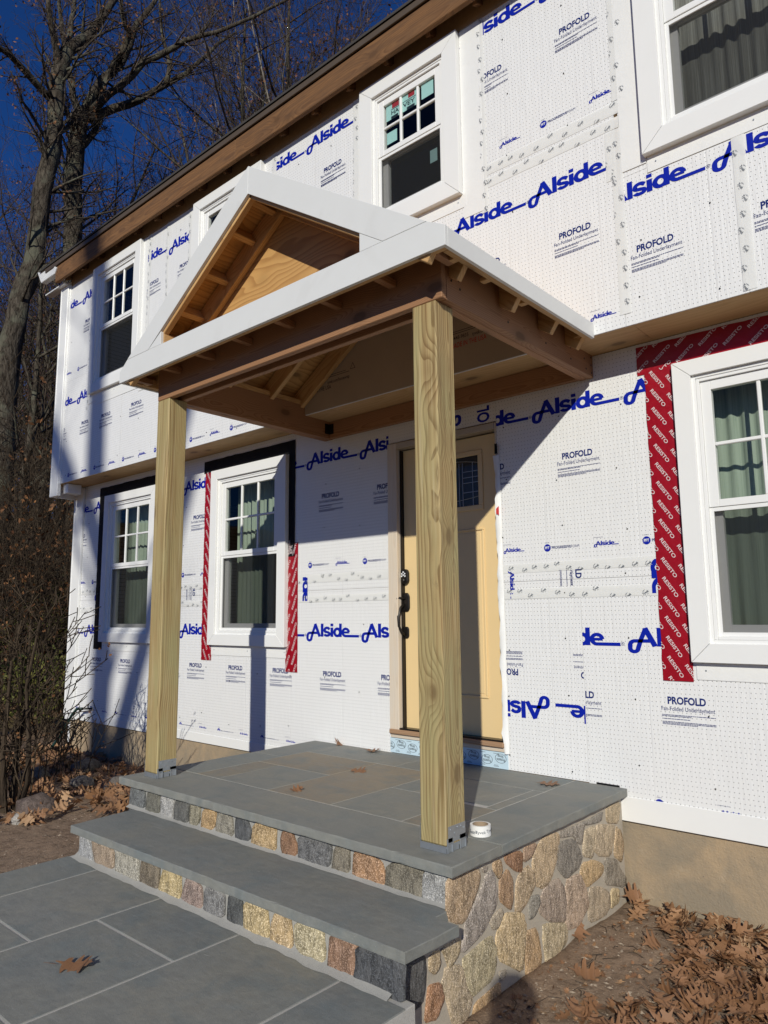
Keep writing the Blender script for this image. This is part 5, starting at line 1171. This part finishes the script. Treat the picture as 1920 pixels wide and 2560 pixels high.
for x, y, z, s in spots[:290]:
    shared('fallen_leaf', LEAVES[pr.randrange(9)][2], None, leaf_matrix(x, y, z, s, pr, .38), label='dry brown oak leaf in the drift below the tan foundation', cat='leaf', group=GL)
def leaf_mass(name, pts, rng, tilt=.4):
    b = MB()
    for x, y, z, s in pts:
        v, f, _ = LEAVES[rng.randrange(9)]; Mx = leaf_matrix(x, y, z, s, rng, tilt); b.add([tuple(Mx @ Vector(p)) for p in v], f)
    o = b.build(name, M['leaf'], None, True); o['kind'] = 'stuff'; return o
crumbs = []
while len(crumbs) < 500:
    x, y = pr.uniform(2.6, 3.5), pr.uniform(-2.0, -.02); crumbs.append((x, y, gz_at(x, y)+.003, pr.uniform(.015, .045)))
leaf_mass('leaf_litter', spots[290:]+crumbs, pr)
lt = []
while len(lt) < 900:
    x, y = pr.uniform(-4.4, .04), pr.uniform(-2.4, -.02)
    edge = -1.36+.28*noise.noise(Vector((x*2, 1, 0)))
    if y < edge and pr.random() < .93 and not (x < -.75 and y < -1.2 and pr.random() < .35): continue
    lt.append((x, y, gz_at(x, y)+.004+pr.uniform(0, .05), pr.uniform(.09, .17)))
leaf_mass('leaf_litter', lt, pr, .5)
# bits of bark and small stones on the soil
def pebbles():
    b = MB(); r = random.Random(8)
    for _ in range(1100):
        x, y = (r.uniform(2.62, 3.4), r.uniform(-2.0, 0)) if r.random() < .6 else (r.uniform(-1.6, .1), r.uniform(-2.8, -1.2))
        z = gz_at(x, y); s = abs(r.gauss(0, .003))+.0015; a = r.uniform(0, 3.14); c, d = math.cos(a)*s*r.uniform(1, 3), math.sin(a)*s*r.uniform(1, 3)
        b.add([(x-c, y-d, z), (x+d*.5, y-c*.5, z), (x+c, y+d, z), (x-d*.5, y+c*.5, z), (x, y, z+s)], [(0, 1, 4), (1, 2, 4), (2, 3, 4), (3, 0, 4)])
    o = b.build('gravel_bits', plain('soil_grit', (.30, .24, .18), .9, .5, 40), None); o['kind'] = 'stuff'
pebbles()
def sticks():
    b = MB(); r = random.Random(9)
    for _ in range(170):
        x, y = (r.uniform(2.62, 3.3), r.uniform(-1.9, -.05)) if r.random() < .6 else (r.uniform(-1.8, .05), r.uniform(-2.7, -1.1))
        a = r.uniform(0, 6.28); L = r.uniform(.02, .11); z = gz_at(x, y)+.003
        b.tube([(x, y, z), (x+math.cos(a)*L*.5, y+math.sin(a)*L*.5, z+.006), (x+math.cos(a+.3)*L, y+math.sin(a+.3)*L, z)], [.0022, .0018, .001], 4, False)
    o = b.build('twig_litter', M['twig'], None); o['kind'] = 'stuff'
sticks()
# field rocks in the bed on the left
def rock(x, y, sx, sy, sz, label, c, seed):
    bm = bmesh.new(); bmesh.ops.create_icosphere(bm, subdivisions=3, radius=1)
    for q in bm.verts:
        n = noise.fractal(q.co*1.3+Vector((seed*3.1, 0, 0)), .8, 2, 3); q.co *= 1+.30*n; q.co.z = max(q.co.z, -.45)
        q.co = Vector((q.co.x*sx, q.co.y*sy, q.co.z*sz))
    o = from_bm('rock', bm, M['stone'], None, Matrix.Translation((x, y, gz_at(x, y)+sz*.35)) @ Matrix.Rotation(seed, 4, 'Z'), True, label=label, cat='rock'); o.color = (*c, 1)
rock(-1.22, -1.66, .14, .11, .10, 'rounded brown rock at the foot of the bare shrub', (.11, .075, .06), 1)
rock(-.93, -1.90, .05, .04, .05, 'small pale stone in front of the brown rock', (.4, .37, .33), 2)
rock(-2.25, -.82, .14, .11, .07, 'flat grey rock among leaves below the foundation corner', (.13, .115, .1), 3)
rock(-1.75, -.72, .12, .1, .09, 'grey rock half buried in leaves behind the porch', (.12, .10, .085), 4)
rock(-2.9, -.45, .15, .12, .10, 'dark rock against the foundation under the tap', (.09, .08, .07), 5)
rock(-2.75, -1.0, .14, .11, .10, 'mossy rock at the outer edge of the leaf bed', (.11, .10, .075), 6)

# ------------------------------------------------------------------ trees
class Tree:
    def __init__(s, seed, fine=3, ls=.05): s.r = random.Random(seed); s.trunk = MB(); s.crown = MB(); s.leaf = MB(); s.n = 0; s.fine = fine; s.ls = ls
    def rv(s): return Vector((s.r.gauss(0, 1), s.r.gauss(0, 1), s.r.gauss(0, 1))).normalized()
    def limb(s, p, d, L, r, lev, maxlev, up=.12, wob=.22, kids=(5, 6, 5, 4), leafy=0.0):
        n = max(3, int(4+L*.5)) if lev < 2 else 4
        pts = [p.copy()]; d = d.normalized()
        for i in range(n-1):
            d = (d + s.rv()*wob + Vector((0, 0, up))).normalized(); p = p + d*(L/(n-1)); pts.append(p.copy())
        rr = [max(r*(1-.78*i/(n-1)), .004) for i in range(n)]
        s.put(pts, rr, lev)
        s.sprout(pts, rr, L, lev, maxlev, up, wob, kids, leafy)
    def put(s, pts, rr, lev):
        tgt = s.trunk if rr[0] > .045 else s.crown; tgt.tube(pts, rr, 8 if rr[0] > .15 else (5 if rr[0] > .04 else 3), False)
    def sprout(s, pts, rr, L, lev, maxlev, up, wob, kids, leafy, lo=.25):
        if lev >= maxlev:
            if leafy and s.r.random() < leafy:
                for _ in range(s.r.randint(2, 6)):
                    q = pts[-1]+s.rv()*.18*s.ls/.05; a = s.rv()*s.ls; b = a.cross(s.rv()).normalized()*s.ls*.6; s.leaf.add([tuple(q-a), tuple(q-b), tuple(q+a), tuple(q+b)], [(0, 1, 2, 3)])
            return
        k = kids[min(lev, len(kids)-1)]; k = max(2, int(round(k*s.r.uniform(.7, 1.3))))
        for c in range(k):
            t = lo+(1-lo)*(c+s.r.random())/k; i = min(int(t*(len(pts)-1)), len(pts)-2); u = t*(len(pts)-1)-i
            q = pts[i].lerp(pts[i+1], u); base = (pts[i+1]-pts[i]).normalized(); rad_ = rr[i]*(1-u)+rr[i+1]*u
            side = s.rv(); side = (side-side.dot(base)*base).normalized(); an = s.r.uniform(.45, 1.1)
            d = base*math.cos(an)+side*math.sin(an)
            s.limb(q, d, L*s.r.uniform(.38, .62)*(1.15-.5*t), min(rad_*.7, max(rad_*.62, .006)), lev+1, maxlev, up, wob, kids, leafy)
    def finish(s, name, label, loc, barkm, twigm, leafm=None, group=None, cat='tree', M0=None):
        root = thing(name, label, cat, loc, group); out = [root]
        Mx = Matrix.Translation(loc)
        if s.trunk.v: out.append(part('trunk', s.trunk.v, s.trunk.f, barkm, root, Mx, True))
        if s.crown.v: out.append(part('crown', s.crown.v, s.crown.f, twigm, root, Mx, True))
        if s.leaf.v and leafm: out.append(part('leaves', s.leaf.v, s.leaf.f, leafm, root, Mx))
        return out
def copy_tree(out, loc, rz, sca, label, group):
    base = out[0]; root = base.copy(); col.objects.link(root); Mr = Matrix.Translation(loc); root.matrix_basis = Mr; WM[root.name] = Mr.copy(); root['label'] = label; root['group'] = group
    for ch in out[1:]:
        c = ch.copy(); col.objects.link(c); c.parent = root; Mx = Mr @ Matrix.Rotation(rz, 4, 'Z') @ Matrix.Scale(sca, 4)
        c.matrix_parent_inverse = Mr.inverted(); c.matrix_basis = Mx; WM[c.name] = Mx
    return root
# the two big oaks, their main limbs as they stand
def big_oak(limbs, seed, name, label, kids):
    T = Tree(seed); base = Vector((limbs[0][0][0][0], limbs[0][0][0][1], -.2))
    for k, (pts, r0, r1) in enumerate(limbs):
        P = [Vector(p)-base for p in pts]
        if k == 0: P = [Vector((P[0].x*.6, P[0].y*.6, 0))] + P
        Q = []
        for i in range(len(P)-1):
            for u in (0, .5): Q.append(P[i].lerp(P[i+1], u)+T.rv()*.035*(u > 0))
        Q.append(P[-1]); n = len(Q); rr = [r0+(r1-r0)*i/(n-1) for i in range(n)]
        T.trunk.tube(Q, rr, 10 if r0 > .15 else 7, True)
        L = sum((Q[i+1]-Q[i]).length for i in range(n-1))
        rs = [min(r*.55, .09) for r in rr]
        T.sprout(Q, rs, min(L, 6.5)*.8, 1, 4, .04, .28, (0, kids if k else kids+8, 6, 4, 3), .05, .42 if k == 0 else .15)
    return T.finish(name, label, tuple(base), M['bark'], M['twig'], M['brown_leaf'])
big_oak(OAK_A, 31, 'oak_tree', 'large bare oak leaning at the left with a limb thrown out to the left', 15)
big_oak(OAK_B, 32, 'oak_tree', 'large bare oak with long limbs reaching right over the roof', 15)
# kinds of bare woodland tree, then their copies
def wood_tree(seed, H, r, barkm, twigm, leafm, leafy, label, kids=(16, 8, 7, 4), loc=(0, 0, -.1), up=.10, lean=0.0, maxlev=3, stems=1):
    T = Tree(seed)
    for k in range(stems):
        n = 11; p = Vector((0, 0, 0)); pts = [p.copy()]; a = T.r.uniform(0, 6.28); q = 0 if stems == 1 else .34; d = Vector((lean+math.cos(a)*q, math.sin(a)*q, 1)); h = H*T.r.uniform(.8, 1.05)
        for i in range(n): d = (d+T.rv()*.11+Vector((0, 0, .05))).normalized(); p = p+d*(h/n); pts.append(p.copy())
        rr = [max(r*(1-.86*i/n), .012) for i in range(n+1)]; T.trunk.tube(pts, rr, 8, False); T.sprout(pts, rr, h*(.62 if stems == 1 else .42), 0, maxlev, up, .24, kids, leafy, .28)
    return T.finish('woodland_tree', label, loc, barkm, twigm, leafm, 'bare trees in the woods behind the house')
GT = 'bare trees in the woods behind the house'
LBL = 'bare leafless tree among the woods behind the house'
def at_dir(px, D):
    """ground point in the direction of image column px (0..1920) at distance D"""
    a = YAW - math.atan((px-960)/1800.0); return CAM.x-math.sin(a)*D, CAM.y+math.cos(a)*D
kinds = [wood_tree(41, 19, .20, M['bark'], M['twig'], M['brown_leaf'], .04, LBL, loc=(*at_dir(-120, 27), -.1)), wood_tree(42, 29, .105, M['bark_pale'], M['bark_pale'], M['red_leaf'], .03, LBL, (8, 5, 5, 3), loc=(*at_dir(790, 26), -.1), up=.14, stems=2),
         wood_tree(43, 15, .13, M['bark'], M['twig'], M['red_leaf'], .28, LBL, (18, 8, 7, 5), loc=(*at_dir(60, 34), -.1)), wood_tree(44, 22, .22, M['bark'], M['twig'], M['brown_leaf'], .05, LBL, (16, 8, 7, 5), loc=(*at_dir(380, 34), -.1), up=.16),
         wood_tree(45, 29, .085, M['bark_pale'], M['bark_pale'], M['brown_leaf'], .02, LBL, (8, 5, 4, 3), loc=(*at_dir(880, 25), -.1), up=.16, stems=2)]
wr = random.Random(77)
for px, D, k, s in [(40, 24, 0, .95), (110, 28, 3, .9), (500, 33, 2, 1.1), (580, 38, 3, 1.2), (660, 27, 2, 1.0), (735, 33, 3, 1.2), (800, 30, 2, 1.2), (880, 34, 2, 1.35), (960, 36, 3, 1.2), (400, 25, 2, .9), (450, 33, 3, 1.05), (-10, 30, 2, 1.05), (70, 31, 2, 1.1), (30, 29, 3, 1.0), (170, 31, 2, 1.1), (230, 28, 0, .95), (300, 30, 2, 1.15), (330, 38, 3, 1.0), (430, 29, 2, 1.05), (470, 36, 0, 1.1), (520, 31, 2, 1.0), (560, 27, 3, .8), (700, 27, 1, .95), (745, 30, 3, 1.0), (935, 28, 4, .95), (660, 30, 0, 1.0), (950, 29, 0, 1.15), (680, 31, 0, 1.1), (600, 35, 2, 1.25), (620, 27, 3, .85),
                   (-20, 38, 0, 1.0), (75, 42, 3, 1.05), (130, 38, 2, 1.1), (10, 50, 3, 1.1), (95, 53, 0, 1.2), (150, 48, 2, 1.2), (-80, 44, 3, 1.0), (-150, 30, 2, 1.0), (45, 60, 2, 1.3), (120, 64, 3, 1.2), (0, 70, 0, 1.3), (80, 74, 2, 1.4), (160, 60, 0, 1.2), (-50, 62, 2, 1.2), (1010, 30, 4, 1.2), (200, 44, 3, 1.15), (270, 50, 0, 1.2), (350, 48, 2, 1.4), (420, 46, 3, 1.2), (520, 46, 0, 1.3)]:
    s *= (1.0 if k in (1, 4) else 1.4) if px > 560 else (.7 if k in (1, 4) else 1.0)
    x, y = at_dir(px, D); copy_tree(kinds[k], (x, y, float(ground_z(x, y))-.1 + (17*float(sm(42, 120, math.hypot(x, y)))*.8)), wr.uniform(0, 6.28), s*wr.uniform(.92, 1.08), LBL, GT)
# understory
def brush(seed, n, H, spread, barkm, leafm, leafy, name, label, loc, group, kids=(6, 4, 3), cat='shrub', r=.016):
    T = Tree(seed)
    for i in range(n):
        a = T.r.uniform(0, 6.28); p = Vector((T.r.gauss(0, spread*.35), T.r.gauss(0, spread*.35), 0)); d = Vector((math.cos(a)*.35, math.sin(a)*.35, 1)); T.limb(p, d, H*T.r.uniform(.6, 1.1), r*T.r.uniform(.6, 1.3), 1, 3, .06, .16, (0,)+kids, leafy)
    return T.finish(name, label, loc, barkm, barkm, leafm, group, cat)
GB = 'leafless understory bushes at the edge of the woods'; LB_ = 'tangled leafless bush at the edge of the woods'
b1 = brush(51, 20, 2.6, 2.2, M['twig_dark'], M['brown_leaf'], .30, 'woodland_bush', LB_, (*at_dir(30, 15.5), -.1), GB); b2 = brush(52, 22, 4.6, 2.2, M['twig_dark'], M['brown_leaf'], .06, 'woodland_bush', LB_, (*at_dir(-60, 20), -.1), GB, (7, 5, 3))
for px, D, k, s in [(-30, 15, 1, 1.0), (20, 19, 1, 1.3), (80, 21, 1, 1.1), (-20, 24, 1, 1.3), (120, 25, 0, 1.4), (40, 30, 1, 1.5), (100, 34, 0, 1.8), (-50, 33, 0, 1.8), (0, 40, 1, 2.0), (70, 46, 0, 2.4), (130, 44, 1, 1.9), (20, 55, 0, 2.8), (150, 56, 0, 2.8), (-90, 50, 1, 2.2), (90, 62, 0, 3.0), (-130, 26, 0, 1.5), (60, 23, 0, 1.2), (140, 30, 1, 1.5)]:
    x, y = at_dir(px, D); copy_tree(b1 if k == 0 else b2, (x, y, float(ground_z(x, y))-.1), wr.uniform(0, 6.28), s, LB_, GB)
GO = 'olive leaved bushes at the edge of the woods'; LO = 'olive and yellow leaved bush at the edge of the woods'
o1 = brush(53, 26, 2.0, 1.6, M['twig_dark'], M['olive_leaf'], .95, 'olive_bush', LO, (*at_dir(85, 22), -.1), GO, (6, 5, 4))
for px, D, s in [(20, 24, 1.2), (55, 21, .95), (120, 24, 1.1), (-30, 25, 1.3), (100, 29, 1.3)]:
    x, y = at_dir(px, D); copy_tree(o1, (x, y, float(ground_z(x, y))-.1), wr.uniform(0, 6.28), s, LO, GO)
brush(54, 9, .75, .3, M['twig_dark'], M['olive_leaf'], .9, 'evergreen_shrub', 'small green shrub beside the far house corner', (*at_dir(140, 11.0), -.15), None, (6, 5, 4), r=.008)
# the bare shrub close by on the left
T = Tree(61, ls=.016); T.r.seed(5)
for i in range(12):
    a = T.r.uniform(0, 6.28); p = Vector((T.r.gauss(0, .10), T.r.gauss(0, .08), 0)); L = T.r.uniform(.8, 1.6); T.limb(p, Vector((math.cos(a)*.20-.05, math.sin(a)*.20, 1)), L, T.r.uniform(.006, .013), 1, 3, .05, .13, (0, 6, 4, 2), .05)
for q in ([(0, 0, 0), (.05, .02, .12), (.10, .05, .30), (.13, .03, .6), (.10, .0, 1.0), (.16, .05, 1.5)], [(-.1, .05, 0), (-.14, .05, .4), (-.12, .1, .9), (-.18, .12, 1.5)], [(-.02, -.05, 0), (.0, -.1, .5), (.05, -.1, 1.2)]):
    P = [Vector(p) for p in q]; rr = [.030*(1-.7*i/(len(P)-1)) for i in range(len(P))]; T.crown.tube(P, rr, 7, False); T.sprout(P, [r*.5 for r in rr], 1.0, 1, 3, .05, .2, (0, 4, 3, 2), .06)
T.finish('bare_shrub', 'bare many stemmed shrub growing in the soil left of the walkway', (-1.42, -1.74, -.16), M['bark'], M['twig_dark'], M['brown_leaf'], None, 'shrub')
T = Tree(62, ls=.016)
for i in range(6):
    a = T.r.uniform(0, 6.28); p = Vector((T.r.gauss(0, .16), T.r.gauss(0, .14), 0)); T.limb(p, Vector((math.cos(a)*.30, math.sin(a)*.30, 1)), T.r.uniform(.7, 1.4), T.r.uniform(.004, .008), 1, 3, .05, .14, (0, 6, 4, 2), .08)
T.finish('bare_shrub', 'thin twiggy shrub behind the many stemmed one', (-2.0, -1.72, -.17), M['bark'], M['twig_dark'], M['brown_leaf'], None, 'shrub')
T = Tree(63, ls=.014)
for i in range(14):
    a = T.r.uniform(0, 6.28); p = Vector((T.r.gauss(0, .2), T.r.gauss(0, .08), 0)); T.limb(p, Vector((math.cos(a)*.25, math.sin(a)*.25, 1)), T.r.uniform(.35, .8), T.r.uniform(.004, .006), 2, 3, .05, .14, (0, 0, 5, 2), .15)
T.finish('bare_shrub', 'low thin twigs in the bed by the foundation', (-2.6, -.75, -.17), M['bark'], M['twig_dark'], M['brown_leaf'], None, 'shrub')
# street side trees behind the viewer: they throw the soft shadows on the far end of the house
def front_tree(seed, loc, H, r, label, kids, limbs=()):
    T = Tree(seed); P = [Vector((0, 0, 0)), Vector((.05, 0, H*.2)), Vector((-.06, .05, H*.4)), Vector((.08, .02, H*.6)), Vector((.0, -.05, H*.8)), Vector((.1, 0, H))]
    rr = [r*(1-.55*i/5) for i in range(6)]; T.trunk.tube(P, rr, 10, False); T.sprout(P, [q*.5 for q in rr], H*.35, 1, 4, .1, .2, (0, kids, 5, 4, 2), .02, .45)
    for q in limbs: T.trunk.tube([Vector(p) for p in q], [r*.62-.012*i for i in range(len(q))], 8, False)
    return T.finish('street_tree', label, loc, M['bark'], M['twig'], M['brown_leaf'])
def along_sun(x, y, z, t): return Vector((x, y, z)) + SUN*t
g = along_sun(-3.55, 0, 2.0, 22); front_tree(71, (g.x, g.y, -.2), 20, .29, 'tall bare tree on the street side facing the far end of the house', 12, [[(.05, 0, 8.3), (.45, 0, 9.4), (.75, 0, 10.1), (1.2, 0, 11.0), (2.0, .1, 13)], [(.0, 0, 11.2), (-.6, 0, 12.2), (-1.5, .1, 13.2), (-2.4, .2, 15)]])
g = along_sun(-6.2, 0, 1.0, 24); front_tree(72, (g.x, g.y, -.2), 19, .22, 'second bare tree on the street side, farther from the porch', 14)

# ------------------------------------------------------------------ the photographer, out of the picture; the head's shadow falls by the steps
def person(loc, rz):
    J = {'pel': (0, 0, .98), 'chest': (0, .02, 1.30), 'neck': (0, .03, 1.50), 'head': (0, .06, 1.62), 'crown': (0, .05, 1.74)}
    E = [('pel', 'chest'), ('chest', 'neck'), ('neck', 'head'), ('head', 'crown')]; Rd = {'pel': .15, 'chest': .165, 'neck': .058, 'head': .092, 'crown': .07}
    for s, n in ((-1, 'l'), (1, 'r')):
        for k, p, r in (('hip', (.10*s, 0, .92), .095), ('knee', (.11*s, .03, .50), .062), ('ankle', (.11*s, -.01, .09), .045), ('toe', (.12*s, .16, .04), .038), ('sho', (.19*s, .02, 1.43), .062), ('elb', (.24*s, .10, 1.17), .045), ('wri', (.10*s, .33, 1.36), .030), ('palm', (.075*s, .385, 1.42), .034)):
            J[k+n] = p; Rd[k+n] = r
        E += [('pel', 'hip'+n), ('hip'+n, 'knee'+n), ('knee'+n, 'ankle'+n), ('ankle'+n, 'toe'+n), ('chest', 'sho'+n), ('sho'+n, 'elb'+n), ('elb'+n, 'wri'+n), ('wri'+n, 'palm'+n)]
        for f_, (dx, dz) in enumerate(((-.012, .055), (-.018, .035), (-.018, .012), (-.014, -.008))):
            J['f%d%s' % (f_, n)] = (.075*s+dx*s, .41, 1.42+dz); Rd['f%d%s' % (f_, n)] = .010; E.append(('palm'+n, 'f%d%s' % (f_, n)))
    ks = list(J); me = bpy.data.meshes.new('person'); me.from_pydata([J[k] for k in ks], [(ks.index(a), ks.index(b)) for a, b in E], [])
    o = bpy.data.objects.new('person', me); col.objects.link(o)
    sk = o.modifiers.new('skin', 'SKIN'); ly = me.skin_vertices[0]
    for i, k in enumerate(ks): ly.data[i].radius = (Rd[k], Rd[k]); ly.data[i].use_root = (k == 'pel')
    o.modifiers.new('sub', 'SUBSURF').levels = 2; bpy.context.view_layer.update()
    m2 = bpy.data.meshes.new_from_object(o.evaluated_get(bpy.context.evaluated_depsgraph_get())); bpy.data.objects.remove(o); m2.name = 'person'
    for m in (M['cloth'], M['skin']): m2.materials.append(m)
    for p in m2.polygons:
        c = p.center; p.use_smooth = True; p.material_index = 1 if (c.z > 1.50 or (c.y > .34 and c.z > 1.3)) else 0
    Mx = Matrix.Translation(loc) @ Matrix.Rotation(rz, 4, 'Z'); r = shared('person', m2, None, Mx, label='person in dark clothes standing with raised hands', cat='person')
    v = []; bm = bmesh.new(); bmesh.ops.create_uvsphere(bm, u_segments=18, v_segments=10, radius=.108)
    for q in bm.verts: q.co = Vector((q.co.x*.95, q.co.y*1.05-.015, q.co.z*1.0+.03))
    bmesh.ops.delete(bm, geom=[q for q in bm.verts if q.co.z < -.005 and q.co.y > -.02], context='VERTS')
    from_bm('hair', bm, M['black'], r, Mx @ Matrix.Translation((0, .055, 1.655)), True)
person((4.585, -4.575, -.22), .58)
